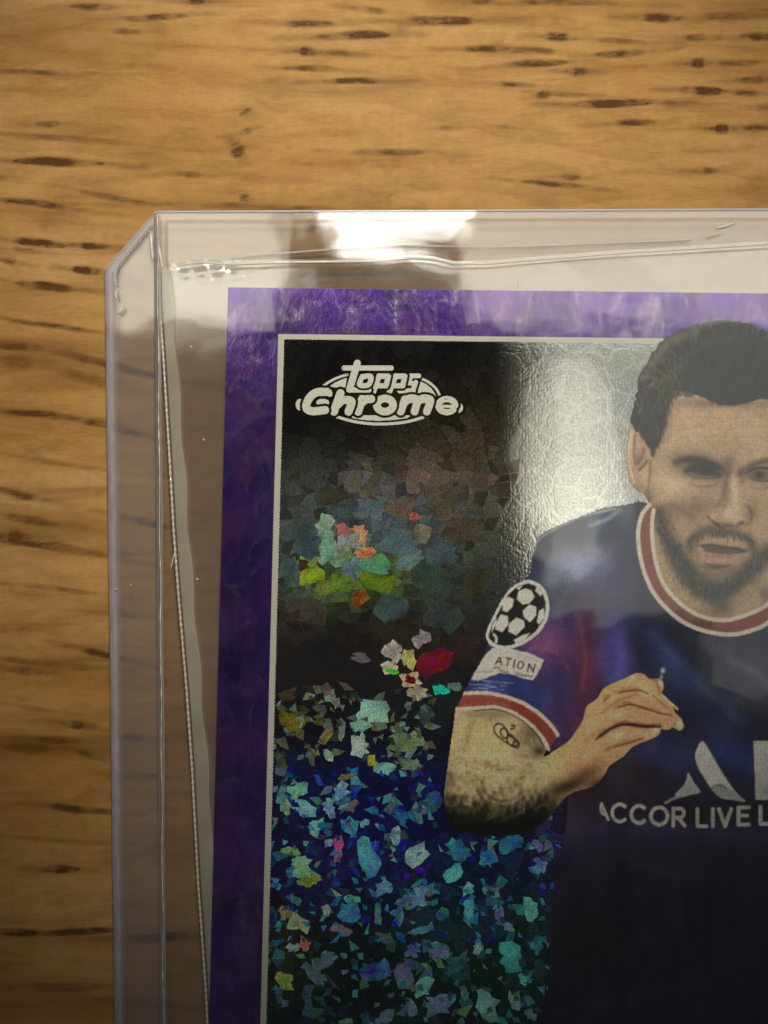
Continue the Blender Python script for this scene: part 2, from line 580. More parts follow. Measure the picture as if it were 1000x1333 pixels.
M_WOOD = wood_material()
M_INK = print_material('printed_ink')
M_PANEL = foil_panel_material()
M_BORDER = border_foil_material()
M_FLAKE = flake_material()
M_LINE = plain('cream_ink', (214, 212, 200), 0.4, 0.3)
M_LOGO = plain('white_ink', (226, 228, 214), 0.4, 0.3, 0.05)
M_STOCK = plain('card_stock', (120, 100, 150), 0.6)
M_SHEET = clear_plastic('rigid_clear_sheet', haze=0, rough=0.0, refl=1.0, wave=0.05)
M_BACK = clear_plastic('rigid_clear_back', haze=0.045, rough=0.05, refl=2.3, wave=0.06, tint=(0.955, 0.955, 0.95))
M_FLANGE = clear_plastic('rigid_clear_flange', haze=0.045, rough=0.04, refl=0.8, wave=0.004)
M_FILM = clear_plastic('soft_film', haze=0, rough=0.0, refl=0.8)
M_FILMB = clear_plastic('soft_film_back', haze=0.07, rough=0.07, refl=4.2)
M_SEAMS = clear_plastic('soft_film_seam', haze=0.5, haze_col=(0.92, 0.88, 0.76), rough=0.1, refl=1.5)
M_EDGE = frosted_edge('frosted_cut_edge')
M_RIDGE = frosted_edge('weld_ridge_plastic', (0.85, 0.83, 0.88), 0.30, 0.08)
M_MOULD = moulded_edge('moulded_edge_plastic', (0.62, 0.59, 0.66))
M_MOULD2 = moulded_edge('moulded_ridge_plastic', (0.72, 0.70, 0.74))
M_BEAD = frosted_edge('weld_bead_plastic', (0.95, 0.93, 0.85), 0.10, 0.08)

# ------------------------------------------------------------------ table
STREAKS = [  # u0, v0, u1, v1, width, darkness
    (95, 9, 150, 8, 5, .55), (165, 23, 240, 21, 5, .6), (145, 39, 186, 41, 4, .45), (0, 93, 125, 96, 3, .45),
    (50, 162, 80, 161, 4, .6), (0, 173, 190, 190, 4, .4), (25, 209, 130, 214, 7, .95), (0, 260, 105, 273, 5, .6),
    (110, 250, 200, 266, 4, .5), (200, 267, 430, 271, 4, .45), (232, 225, 262, 229, 4, .5), (365, 30, 432, 31, 5, .65),
    (412, 48, 500, 46, 7, .85), (390, 66, 414, 68, 8, .8), (414, 69, 486, 73, 4, .45), (372, 88, 442, 92, 4, .6),
    (425, 107, 500, 105, 4, .75), (460, 197, 550, 199, 4, .5), (242, 2, 272, 3, 4, .7), (460, 10, 500, 16, 5, .5),
    (515, 28, 626, 26, 7, .75), (598, 63, 660, 64, 5, .7), (655, 65, 730, 69, 4, .5), (708, 48, 745, 50, 7, .75),
    (745, 50, 840, 54, 3, .4), (832, 22, 882, 23, 7, .85), (882, 23, 1000, 22, 6, .45), (650, 87, 735, 81, 5, .65),
    (738, 93, 764, 93, 6, .75), (780, 71, 848, 66, 5, .65), (646, 110, 700, 112, 3, .55), (698, 126, 720, 120, 6, .65),
    (712, 121, 760, 123, 3, .4), (752, 135, 850, 134, 6, .95), (850, 134, 905, 135, 3, .4), (795, 162, 850, 160, 5, .7),
    (888, 118, 942, 119, 6, .9), (942, 119, 990, 121, 4, .5), (898, 83, 922, 82, 8, .75), (925, 84, 1000, 80, 4, .5),
    (928, 167, 952, 167, 8, .9), (950, 167, 1010, 166, 4, .6), (965, 49, 1010, 48, 6, .7), (890, 50, 940, 50, 5, .6),
    (905, 222, 930, 222, 5, .6), (685, 236, 765, 245, 4, .65), (728, 231, 756, 232, 4, .55), (960, 105, 1005, 102, 5, .55),
    (980, 140, 1010, 140, 5, .4), (640, 2, 800, 5, 5, .5), (600, 1, 640, 1, 5, .6), (880, 48, 1000, 52, 3, .3),
    (318, 143, 322, 149, 6, .6), (316, 173, 328, 168, 4, .5), (304, 187, 313, 204, 6, .8), (315, 254, 322, 261, 6, .7),
    (10, 313, 80, 319, 6, .9), (92, 318, 138, 321, 5, .85), (95, 350, 133, 354, 6, .9), (25, 368, 98, 376, 6, .95),
    (2, 339, 30, 344, 4, .5), (0, 413, 140, 436, 3, .55), (0, 450, 60, 454, 6, .75), (50, 455, 210, 490, 6, .75),
    (0, 468, 80, 478, 12, .5), (60, 478, 140, 500, 10, .4), (10, 537, 100, 544, 5, .85), (95, 545, 140, 553, 4, .7),
    (140, 553, 205, 573, 5, .5), (0, 637, 60, 651, 6, .6), (0, 670, 72, 682, 6, .6), (0, 697, 35, 700, 12, .85),
    (0, 702, 135, 724, 5, .7), (35, 703, 110, 718, 6, .4), (155, 673, 216, 686, 5, .6), (150, 800, 215, 806, 4, .3),
    (104, 844, 172, 862, 5, .8), (0, 858, 120, 870, 4, .35), (14, 872, 54, 875, 6, .5), (84, 942, 122, 948, 7, .65),
    (0, 962, 98, 966, 8, .6), (10, 972, 100, 978, 10, .6), (90, 976, 140, 990, 4, .5), (150, 960, 215, 963, 7, .55),
    (68, 1050, 145, 1057, 5, .85), (58, 1131, 98, 1132, 7, .8), (150, 1008, 215, 1012, 5, .5), (0, 1212, 60, 1216, 6, .85),
    (55, 1217, 150, 1211, 5, .8), (150, 1222, 260, 1218, 8, .7), (0, 1288, 140, 1284, 8, .4), (130, 1300, 230, 1310, 8, .4),
    (0, 915, 70, 926, 3, .3), (0, 590, 135, 612, 3, .3), (0, 760, 120, 772, 3, .35), (20, 1090, 140, 1098, 3, .3),
]


def wood_fields(U, V):
    st = np.zeros(U.shape)
    r = np.random.default_rng(3)
    extra = []
    for i in range(34):
        u, v = r.uniform(-150, 1150), r.uniform(-150, 1450)
        if 140 < u < 1000 and v > 280:
            continue
        l = r.uniform(14, 60)
        extra.append((u, v, u + l, v + l * r.uniform(-0.03, 0.1), r.uniform(1.8, 3.2), r.uniform(.2, .45)))
    wob = 2.2 * np.sin(U / 37.0 + V / 40.0) + 0.8 * np.sin(U / 13.7 + V / 9.0)
    for (u0, v0, u1, v1, w, dk) in STREAKS + extra:
        e = np.array([u1 - u0, v1 - v0])
        L2 = e @ e
        Vw = V + wob * (0.5 if u1 - u0 > 40 else 0.2)
        t = ((U - u0) * e[0] + (Vw - v0) * e[1]) / L2
        tc = np.clip(t, 0, 1)
        d = np.hypot((U - u0 - tc * e[0]) * 0.35, Vw - v0 - tc * e[1])
        ww = w * 0.74 * (0.35 + 0.65 * np.sqrt(np.clip(4 * tc * (1 - tc), 0, 1)))
        t0 = r.uniform(.25, .75)
        prof = 0.45 + 0.75 * np.exp(-((t - t0) / .33) ** 2) + 0.18 * np.sin(t * r.uniform(9, 17) + r.uniform(0, 6))
        core = smooth01(1.3 - d / (ww * 0.9 + 2.2)) * np.clip(prof, 0, 1.1)
        tail = 0.34 * smooth01(1.0 - np.hypot((U - u0 - np.clip(t, -.5, 1.5) * e[0]) * .3, Vw - v0 - np.clip(t, -.5, 1.5) * e[1]) / (w * .9 + 2.0))
        st = np.maximum(st, dk * np.maximum(core, tail))
    tone = np.zeros(U.shape)
    for (u, v, ru, rv, a) in [(40, 40, 120, 30, .30), (40, 465, 150, 22, .60), (100, 490, 80, 12, .5), (60, 690, 120, 20, .50), (100, 718, 80, 8, .5), (50, 970, 130, 16, .60), (20, 376, 90, 8, .35), (60, 640, 120, 9, .3), (60, 862, 120, 9, .35), (20, 1050, 130, 10, .3),
                              (985, 250, 60, 12, .4), (60, 1300, 200, 45, .35), (80, 545, 100, 14, .2), (350, 262, 120, 8, .25),
                              (60, 1110, 150, 40, .12), (170, 1225, 160, 18, .3), (450, 120, 120, 12, .12), (960, 60, 120, 60, .12)]:
        q = ((U - u) / ru) ** 2 + ((V - v) / rv) ** 2
        tone = np.maximum(tone, a * np.exp(-q))
    # the flowing growth ring that crosses the upper part
    for pts in ([(-150, 70), (100, 88), (230, 92), (270, 118), (420, 124), (520, 142), (620, 172), (700, 188), (790, 205), (860, 222), (1150, 250)],
                [(-150, 190), (120, 200), (300, 236), (560, 246), (800, 262), (1150, 262)]):
        p = np.array(pts, float)
        yc = np.interp(U, p[:, 0], p[:, 1]) + 2 * np.sin(U / 17.0)
        dy = yc - V
        tone = np.maximum(tone, np.where(dy > 0, 0.20 * np.exp(-dy / 16.0), 0.0) * smooth01(dy / 3.0 + .3))
    return st, tone


us = [np.arange(-150, 1151, 4.0), np.arange(-150, 331, 4.0)]
vs = [np.arange(-150, 401, 1.5), np.arange(399, 1481, 1.5)]
vs[0] = np.append(vs[0][vs[0] < 399], 399.0)
Vv, Ff, St, Tn, base = [], [], [], [], 0
for uu, vv in zip(us, vs):
    U, V = np.meshgrid(uu, vv)
    st, tn = wood_fields(U, V)
    nv, nu = U.shape
    idx = np.arange(nv * nu).reshape(nv, nu) + base
    f0 = (H + ZC) / H
    Vv.append(np.stack([(U - 500) / K * f0, (666.5 - V) / K * f0, np.zeros(U.shape)], -1).reshape(-1, 3))
    Ff.append(np.stack([idx[1:, :-1], idx[1:, 1:], idx[:-1, 1:], idx[:-1, :-1]], -1).reshape(-1, 4))
    St.append(st.ravel()); Tn.append(tn.ravel())
    base += nv * nu
uR, vB, uL, vT = us[0][-1], vs[1][-1], -150.0, -150.0
uM = us[1][-1]


def quad(a, b, c, d, z=0.0):
    """coarse piece of the table outside the finely grained area"""
    global base
    pts = [W(a, d, 0), W(b, d, 0), W(b, c, 0), W(a, c, 0)]
    Vv.append(np.array(pts)); St.append(np.zeros(4)); Tn.append(np.zeros(4))
    Ff.append(np.array([[base, base + 1, base + 2, base + 3]])); base += 4


quad(uM, uR, 399.0, vB)
quad(-2500, uL, -2500, 3500); quad(uR, 3600, -2500, 3500)
quad(uL, uR, -2500, vT); quad(uL, uR, vB, 3500)
# the slab under the surface
e = [W(-2500, 3500, 0), W(3600, 3500, 0), W(3600, -2500, 0), W(-2500, -2500, 0)]
low = [(x, y, -20.0) for x, y, _ in e]
Vv.append(np.array(e + low)); St.append(np.zeros(8)); Tn.append(np.zeros(8))
b = base
Ff.append(np.array([[b + 0, b + 4, b + 5, b + 1], [b + 1, b + 5, b + 6, b + 2], [b + 2, b + 6, b + 7, b + 3], [b + 3, b + 7, b + 4, b + 0], [b + 7, b + 6, b + 5, b + 4]]))
table = new_mesh('table_surface', np.concatenate(Vv), np.concatenate(Ff), M_WOOD,
                 floats={'streak': np.concatenate(St), 'tone': np.concatenate(Tn)})
table['kind'] = 'structure'

# ------------------------------------------------------------------ the card
TL = np.array([297.0, 374.0])
EX = np.array([703.0, 8.0]) / 703.0           # along the top edge, per unit u
EY = np.array([-25.0, 959.0]) / 959.0         # down the left edge, per unit v


def C(a, b):
    """point on the card, a to the right and b down from its corner"""
    return TL + EX * a + EY * b


CW, CH = 1359.0, 1902.0
ORI_CARD = np.array(W(*C(CW / 2, CH / 2), 0.7)); ORI_CARD[2] = 0.70
card = thing('trading_card', 'purple bordered foil trading card showing a footballer, inside the clear holder', 'trading card', ORI_CARD)


def poly_sheet(name, outer, hole, z, mat, parent, ori):
    """flat frame between two outlines with the same number of corners, or a flat polygon"""
    if hole is None:
        return new_mesh(name, [W(*p, z) for p in outer], [list(range(len(outer)))[::-1]], mat, parent, origin=ori)
    n = len(outer)
    vv_ = [W(*p, z) for p in outer] + [W(*p, z) for p in hole]
    return new_mesh(name, vv_, [[i, i + n, (i + 1) % n + n, (i + 1) % n] for i in range(n)], mat, parent, origin=ori)


corn = [C(0, 0), C(CW, 0), C(CW, CH), C(0, CH)]
slab('card_stock', corn, 0.70, ZC - 0.012, M_STOCK, card, ORI_CARD)


def frame_pt(a, b):
    return C(a, b)


IN0, INT = 68.0, 61.0
LW = 6.8
cin = [C(IN0, INT), C(CW - IN0, INT), C(CW - IN0, CH - INT), C(IN0, CH - INT)]
# border: a frame with subdivided edges
poly_sheet('foil_border', corn, cin, ZC, M_BORDER, card, ORI_CARD)


# cream line with the toothed edge of the print screen
def toothed_frame():
    vo, fo = [], []
    corners_o = [(IN0 - 1, INT - 1), (CW - IN0 + 1, INT - 1), (CW - IN0 + 1, CH - INT + 1), (IN0 - 1, CH - INT + 1)]
    corners_i = [(IN0 + LW, INT + LW - 1), (CW - IN0 - LW, INT + LW - 1), (CW - IN0 - LW, CH - INT - LW), (IN0 + LW, CH - INT - LW)]
    inward = [(0, 1), (-1, 0), (0, -1), (1, 0)]
    ring_o, ring_i = [], []
    for k in range(4):
        a, b = np.array(corners_o[k]), np.array(corners_o[(k + 1) % 4])
        c, d = np.array(corners_i[k]), np.array(corners_i[(k + 1) % 4])
        n = int(np.linalg.norm(b - a) / 2.2)
        for i in range(n):
            t = i / n
            j = (0.55 if i % 2 else -0.55) + random.uniform(-.25, .25)
            w_ = 0.35 * (1 if i % 2 else -1)
            ring_o.append(a + (b - a) * t + np.array(inward[k]) * w_ * (i > 0))
            ring_i.append(c + (d - c) * t + np.array(inward[k]) * j * (i > 0))
    n = len(ring_o)
    vv_ = [W(*C(*p), ZC + 0.006) for p in ring_o] + [W(*C(*p), ZC + 0.006) for p in ring_i]
    ff_ = [(i, i + n, (i + 1) % n + n, (i + 1) % n) for i in range(n)]
    return new_mesh('frame_line', vv_, ff_, M_LINE, card, origin=ORI_CARD)


toothed_frame()

# ---- picture panel: black foil with soft coloured zones
pa = np.concatenate([np.arange(55, 800, 5.0), [1000.0, CW - 55]])
pb = np.concatenate([np.arange(50, 1060, 5.0), [1400.0, CH - 50]])
A, B = np.meshgrid(pa, pb)
PU = TL[0] + EX[0] * A + EY[0] * B
PV = TL[1] + EX[1] * A + EY[1] * B
col = np.zeros(A.shape + (3,)) + lin((15, 15, 12))


def pblob(u, v, ru, rv, c, a=1.0, rot=0.0):
    cs, sn = math.cos(math.radians(rot)), math.sin(math.radians(rot))
    du, dv = PU - u, PV - v
    q = ((du * cs + dv * sn) / ru) ** 2 + ((-du * sn + dv * cs) / rv) ** 2
    m = (a * np.exp(-q))[..., None]
    global col
    col = col * (1 - m) + lin(c) * m


pblob(620, 620, 120, 90, (62, 54, 42), .9)
pblob(540, 640, 90, 40, (96, 82, 70), .8)
pblob(470, 690, 130, 60, (82, 94, 98), .95)
pblob(400, 640, 50, 50, (50, 58, 48), .6)
pblob(390, 760, 40, 50, (62, 84, 84), .8)
pblob(470, 755, 90, 36, (78, 96, 44), .9)
pblob(590, 720, 70, 60, (58, 66, 56), .8)
pblob(600, 800, 70, 50, (44, 52, 50), .7)
pblob(500, 820, 130, 30, (40, 34, 22), .6)
pblob(380, 800, 26, 22, (72, 52, 46), .8)
pblob(430, 860, 110, 40, (18, 13, 9), .9)
pblob(610, 840, 40, 30, (44, 20, 20), .7)
pblob(480, 900, 90, 40, (22, 18, 22), .8)
pblob(560, 950, 60, 60, (20, 34, 34), .7)
pblob(420, 990, 80, 40, (12, 22, 26), .8)
pblob(400, 1040, 110, 60, (10, 16, 58), .9)
pblob(530, 1060, 110, 80, (12, 12, 78), .95)
pblob(450, 1150, 110, 50, (22, 18, 76), .9)
pblob(640, 1150, 110, 70, (14, 30, 66), .9)
pblob(600, 1210, 140, 50, (20, 44, 58), .85)
pblob(380, 1250, 50, 50, (30, 44, 24), .85)
pblob(480, 1260, 80, 60, (8, 14, 16), .8)
pblob(640, 1270, 110, 60, (10, 44, 32), .9)
pblob(700, 1220, 40, 90, (22, 44, 52), .7)
pblob(420, 1320, 120, 40, (10, 34, 34), .85)
pblob(560, 1330, 140, 40, (12, 36, 40), .8)
pblob(720, 1085, 30, 60, (44, 34, 74), .8)
FOIL = 0.02 + 0.30 * smooth01((PV - 560) / 110.0) * smooth01((1000 - PV) / 150.0) + 0.68 * smooth01((PU - 640) / 60.0) * smooth01((980 - PV) / 200.0)
nv, nu = A.shape
idx = np.arange(nv * nu).reshape(nv, nu)
qf = np.stack([idx[1:, :-1], idx[1:, 1:], idx[:-1, 1:], idx[:-1, :-1]], -1).reshape(-1, 4)
panel = new_mesh('picture_panel', np.stack([(PU - 500) / K, (666.5 - PV) / K, np.full(A.shape, ZC - 0.006)], -1).reshape(-1, 3),
                 qf, M_PANEL, card, colors=col.reshape(-1, 3) * np.where(PV > 980, 2.3, 1.7).reshape(-1, 1), origin=ORI_CARD, floats={'foil': FOIL})

# ---- holographic flakes
FLAKES = [
    (424, 690, 12, 14, (140, 165, 150)), (448, 692, 11, 9, (175, 125, 118)), (470, 697, 9, 10, (205, 150, 125)), (474, 721, 11, 9, (225, 160, 120)),
    (455, 706, 12, 10, (150, 158, 156)), (407, 727, 15, 11, (150, 168, 92)), (395, 736, 8, 8, (84, 60, 32)), (403, 750, 13, 11, (148, 162, 66)),
    (445, 724, 13, 13, (128, 168, 130)), (457, 742, 14, 9, (118, 145, 165)), (425, 716, 10, 14, (128, 160, 148)), (490, 738, 20, 13, (92, 150, 120)),
    (518, 704, 21, 15, (104, 132, 142)), (548, 696, 10, 12, (120, 118, 100)), (534, 728, 16, 13, (96, 122, 124)), (436, 762, 20, 12, (104, 124, 60)),
    (468, 779, 10, 9, (150, 92, 36)), (492, 758, 20, 13, (90, 118, 44)), (512, 792, 18, 16, (66, 82, 82)), (575, 718, 20, 15, (70, 86, 90)),
    (484, 660, 18, 13, (90, 108, 118)), (482, 638, 12, 8, (100, 90, 82)), (520, 660, 18, 12, (104, 96, 86)), (540, 672, 7, 4, (190, 100, 105)),
    (400, 705, 14, 18, (70, 92, 98)), (378, 745, 10, 16, (74, 98, 96)), (560, 752, 18, 16, (60, 74, 66)), (600, 690, 20, 15, (74, 66, 52)),
    (585, 655, 22, 14, (86, 78, 62)), (430, 645, 18, 13, (58, 56, 46)), (575, 800, 20, 20, (58, 68, 66)), (620, 760, 16, 20, (58, 60, 40)),
    (512, 848, 16, 13, (158, 152, 150)), (508, 868, 11, 8, (185, 182, 158)), (511, 874, 9, 5, (110, 215, 85)), (532, 858, 10, 14, (170, 172, 110)),
    (548, 832, 13, 13, (128, 124, 130)), (568, 864, 23, 18, (98, 26, 46)), (534, 884, 14, 10, (168, 158, 130)), (534, 885, 8, 6, (100, 44, 32)),
    (544, 901, 15, 10, (160, 152, 132)), (574, 898, 10, 8, (62, 214, 150)), (592, 893, 11, 7, (84, 118, 110)), (470, 856, 14, 7, (78, 80, 92)),
    (485, 928, 24, 17, (132, 170, 160)), (470, 945, 14, 11, (128, 168, 158)), (468, 970, 14, 15, (142, 176, 160)), (530, 966, 27, 14, (112, 130, 102)),
    (426, 958, 7, 14, (120, 116, 66)), (428, 984, 8, 9, (140, 172, 156)), (484, 990, 8, 8, (150, 150, 70)), (500, 1000, 15, 9, (130, 166, 152)),
    (535, 996, 14, 9, (100, 126, 100)), (380, 940, 17, 18, (88, 84, 34)), (430, 904, 10, 7, (96, 98, 98)), (438, 915, 6, 9, (104, 108, 106)),
    (445, 950, 5, 13, (110, 128, 128)), (375, 905, 12, 10, (52, 48, 30)), (415, 940, 9, 5, (70, 66, 36)), (450, 1012, 14, 5, (110, 98, 66)),
    (388, 1028, 13, 12, (122, 172, 142)), (396, 1052, 15, 13, (120, 166, 166)), (372, 1050, 9, 10, (142, 166, 112)), (411, 1076, 8, 15, (122, 172, 160)),
    (444, 1028, 13, 10, (132, 160, 222)), (428, 1052, 10, 11, (130, 152, 190)), (458, 1049, 7, 10, (112, 92, 92)), (456, 1076, 11, 14, (100, 142, 192)),
    (474, 1072, 8, 6, (120, 150, 170)), (441, 1106, 8, 16, (190, 90, 130)), (428, 1098, 7, 6, (152, 152, 172)), (480, 1118, 14, 27, (96, 146, 196)),
    (500, 1156, 14, 10, (110, 132, 182)), (515, 1090, 7, 13, (140, 150, 172)), (541, 1115, 16, 18, (152, 160, 182)), (598, 1108, 20, 13, (72, 120, 132)),
    (635, 1118, 12, 13, (84, 136, 164)), (666, 1098, 14, 16, (70, 112, 134)), (590, 1136, 15, 10, (112, 172, 194)), (609, 1157, 9, 8, (132, 194, 224)),
    (611, 1182, 9, 17, (112, 160, 204)), (640, 1160, 14, 8, (112, 130, 144)), (380, 1108, 12, 9, (122, 150, 96)), (392, 1126, 17, 15, (132, 176, 132)), (403, 1147, 13, 9, (140, 140, 66)),
    (455, 1188, 19, 15, (86, 132, 164)), (457, 1170, 12, 7, (110, 190, 152)), (425, 1186, 6, 10, (150, 150, 142)), (390, 1202, 17, 13, (186, 188, 132)),
    (372, 1188, 10, 9, (152, 122, 84)), (397, 1228, 8, 11, (216, 112, 102)), (383, 1234, 9, 7, (164, 166, 150)), (370, 1276, 12, 14, (150, 156, 84)),
    (409, 1268, 8, 22, (112, 114, 126)), (446, 1211, 14, 7, (142, 112, 132)), (528, 1172, 14, 10, (112, 130, 150)), (546, 1168, 14, 14, (118, 136, 156)),
    (520, 1192, 7, 13, (104, 128, 146)), (545, 1212, 12, 6, (100, 132, 140)), (492, 1190, 6, 14, (92, 122, 126)), (500, 1220, 12, 9, (84, 96, 100)),
    (538, 1236, 12, 9, (92, 108, 130)), (570, 1238, 16, 12, (108, 120, 132)), (590, 1256, 12, 10, (60, 96, 94)), (490, 1266, 18, 14, (88, 110, 160)),
    (503, 1264, 6, 10, (96, 126, 210)), (528, 1270, 16, 20, (108, 108, 130)), (552, 1286, 15, 12, (138, 190, 182)), (572, 1308, 20, 16, (112, 132, 142)),
    (664, 1246, 17, 18, (92, 162, 146)), (682, 1274, 10, 9, (102, 152, 150)), (622, 1234, 7, 9, (132, 150, 160)), (634, 1310, 17, 20, (128, 164, 150)),
    (628, 1292, 7, 5, (170, 214, 196)), (670, 1304, 8, 14, (120, 150, 140)), (605, 1294, 5, 9, (110, 136, 126)), (535, 1312, 10, 12, (118, 122, 136)),
    (500, 1326, 18, 10, (106, 116, 122)), (450, 1332, 14, 8, (100, 130, 116)), (404, 1316, 6, 9, (70, 110, 96)), (692, 1184, 10, 17, (118, 172, 166)),
    (704, 1128, 9, 12, (118, 140, 186)), (700, 1100, 8, 8, (124, 118, 160)), (712, 1060, 12, 9, (96, 88, 128)), (560, 1045, 14, 18, (60, 92, 108)),
    (424, 1252, 14, 8, (112, 116, 128)), (386, 1172, 7, 7, (80, 130, 110)), (410, 1105, 12, 12, (46, 46, 96)), (420, 1075, 6, 6, (60, 100, 140)),
    (576, 1190, 8, 10, (70, 110, 112)), (650, 1190, 6, 12, (120, 130, 150)), (660, 1205, 7, 5, (124, 140, 160)), (700, 1230, 8, 12, (70, 110, 116)),
    (690, 1320, 8, 10, (90, 120, 120)), (365, 990, 8, 12, (60, 70, 50)), (600, 990, 10, 22, (44, 66, 60)), (555, 930, 12, 14, (48, 60, 60)),
    (530, 1140, 4, 4, (40, 40, 210)), (545, 1133, 5, 5, (44, 40, 200)), (514, 1202, 5, 4, (50, 70, 230)),
]
pal_mid = [(112, 140, 134), (92, 116, 92), (130, 128, 96), (96, 88, 86)]
pal_blue = [(104, 134, 188), (84, 120, 150), (130, 150, 190), (60, 70, 150), (92, 160, 160)]
pal_teal = [(92, 140, 132), (70, 110, 112), (110, 128, 136), (124, 160, 120)]
fr = np.random.default_rng(21)
for _ in range(50):
    u, v = fr.uniform(362, 715), fr.uniform(900, 1333)
    if v < 1085 and u > 572:
        continue
    pal = pal_mid if v < 1000 else (pal_blue if v < 1200 else pal_teal)
    c = np.array(pal[fr.integers(len(pal))]) * fr.uniform(.3, .7)
    r = fr.uniform(2.0, 6.0)
    FLAKES.append((u, v, r * fr.uniform(.6, 1.3), r, tuple(c)))
fi = 0
for (u, v, ru, rv, c) in FLAKES:
    if v < 830:
        ru, rv = ru * 1.22, rv * 1.22
    elif fi < 150:
        ru, rv = ru * .94, rv * .94
    n = int(fr.integers(11, 17))
    ang = np.sort((np.arange(n) + fr.uniform(-.42, .42, n)) / n * 2 * math.pi)
    rr = np.clip(fr.uniform(.62, 1.22, n) + 0.16 * np.cos(2 * ang + fr.uniform(0, 6)), .42, 1.4)
    sq = 1.0 / np.maximum(np.abs(np.cos(ang)), np.abs(np.sin(ang))) ** fr.uniform(.2, 1.0)
    rr = np.clip(rr * sq, 0.4, 1.5)
    tilt = fr.uniform(-.5, .5)
    x, y = rr * np.cos(ang) * ru, rr * np.sin(ang) * rv
    U_, V_ = u + x * math.cos(tilt) - y * math.sin(tilt), v + x * math.sin(tilt) + y * math.cos(tilt)
    lim = 366 - 0.026 * (V_ - 440)
    U_ = np.maximum(U_, lim)
    z = ZC + 0.0015 + 0.00001 * fi
    ctr = (U_.mean(), V_.mean())
    pts = [W(a_, b_, z) for a_, b_ in zip(U_, V_)] + [W(ctr[0], ctr[1], z)]
    ink = np.clip(np.tile(lin(c), (n + 1, 1)) * fr.uniform(.45, 1.3, (n + 1, 1)) * fr.uniform(.85, 1.15, (n + 1, 3)) * (1.25 if v < 830 else 2.0) * (np.array([1, 1, 1.0]) if v < 1000 else np.array([.80, 1.06, 1.22])), 0, .85)
    new_mesh('foil_flake', pts, [(n, (k + 1) % n, k) for k in range(n)], M_FLAKE, panel, colors=ink, origin=ORI_CARD)
    fi += 1
# glitter too fine to pick apart
gv, gf, gc = [], [], []


def shard(poly, c, z):
    k0 = len(gv)
    for (u_, v_) in poly:
        gv.append(W(max(u_, 365 - 0.026 * (v_ - 440)), v_, z)); gc.append(np.clip(c * fr.uniform(.8, 1.2), 0, .85))
    gf.append([k0 + k for k in range(len(poly))][::-1])


PALS = [(905, [(120, 128, 116), (96, 104, 84), (110, 96, 84)]), (1000, [(126, 156, 146), (100, 120, 96), (132, 126, 84), (110, 126, 132)]),
        (1120, [(116, 160, 170), (104, 134, 196), (126, 168, 146), (140, 130, 150), (70, 84, 170)]), (1230, [(100, 150, 190), (120, 140, 180), (96, 164, 160), (150, 170, 130), (76, 90, 160)]),
        (1400, [(92, 150, 136), (104, 128, 132), (120, 140, 160), (132, 160, 120), (70, 120, 120)])]
for (st_, v0_, v1_, u1_, low_) in ((15.0, 600, 830, 660, False), (12.0, 890, 1345, 724, True), (7.0, 905, 1345, 724, True)):
    nu_, nv_ = int((u1_ - 345) / st_) + 2, int((v1_ - v0_) / st_) + 2
    LU = 345 + np.arange(nu_)[None, :] * st_ + fr.uniform(-.36, .36, (nv_, nu_)) * st_ + (np.arange(nv_)[:, None] % 2) * st_ * .4
    LV = v0_ + np.arange(nv_)[:, None] * st_ + fr.uniform(-.36, .36, (nv_, nu_)) * st_
    for i in range(nv_ - 1):
        for j in range(nu_ - 1):
            P_ = np.array([(LU[i, j], LV[i, j]), (LU[i, j + 1], LV[i, j + 1]), (LU[i + 1, j + 1], LV[i + 1, j + 1]), (LU[i + 1, j], LV[i + 1, j])])
            cu_, cv_ = P_.mean(0)
            if cu_ < 362 - 0.026 * (cv_ - 440) or (cv_ < 1090 and cu_ > 572 + max(0, (900 - cv_) * .35)):
                continue
            P_ = (P_ - [cu_, cv_]) * .93 + [cu_, cv_]
            if low_:
                if fr.random() > (.26 if st_ > 10 else .13):
                    continue
                pal = next(p_ for lim_, p_ in PALS if cv_ < lim_)
                c = lin(pal[int(fr.integers(len(pal)))]) * fr.uniform(.15, 1.0) * (1.35 if st_ > 10 else 1.6) * (np.array([1, 1, 1.0]) if cv_ < 1000 else np.array([.75, 1.06, 1.3]))
                cutp = int(fr.integers(5))
                if cutp < 2:
                    P_ = np.delete(P_, int(fr.integers(4)), axis=0)
                shard(P_, c, ZC + (-0.0015 if st_ > 10 else 0.0052))
            else:
                if fr.random() > .88:
                    continue
                ii = int(np.argmin(np.abs(pb - (cv_ - TL[1])))); jj = int(np.argmin(np.abs(pa - (cu_ - TL[0]))))
                c = col[ii, jj] * fr.uniform(.5, 2.3) * np.array([fr.uniform(.85, 1.2), 1.0, fr.uniform(.85, 1.2)])
                shard(P_, c, ZC - 0.0015)
gl_o = new_mesh('foil_glitter', gv, gf, M_FLAKE, panel, colors=np.array(gc), origin=ORI_CARD)
gl_o['kind'] = 'stuff'

# ------------------------------------------------------------------ the printed footballer
cv = Canvas(572, 1072, 408, 1424, 1.1)
SKIN, SHIRT, HAIR, COLLAR, CUFF, BADGE, PATCH, EMBLEM, LETTERS = range(1, 10)
jag1 = (cv.noise(3, 3, 1) - .5) * 2.2
jag2 = (cv.noise(5, 5, 2) - .5) * 7 + (cv.noise(2.2, 2.2, 5) - .5) * 3
cv.C[:] = lin((20, 20, 22))

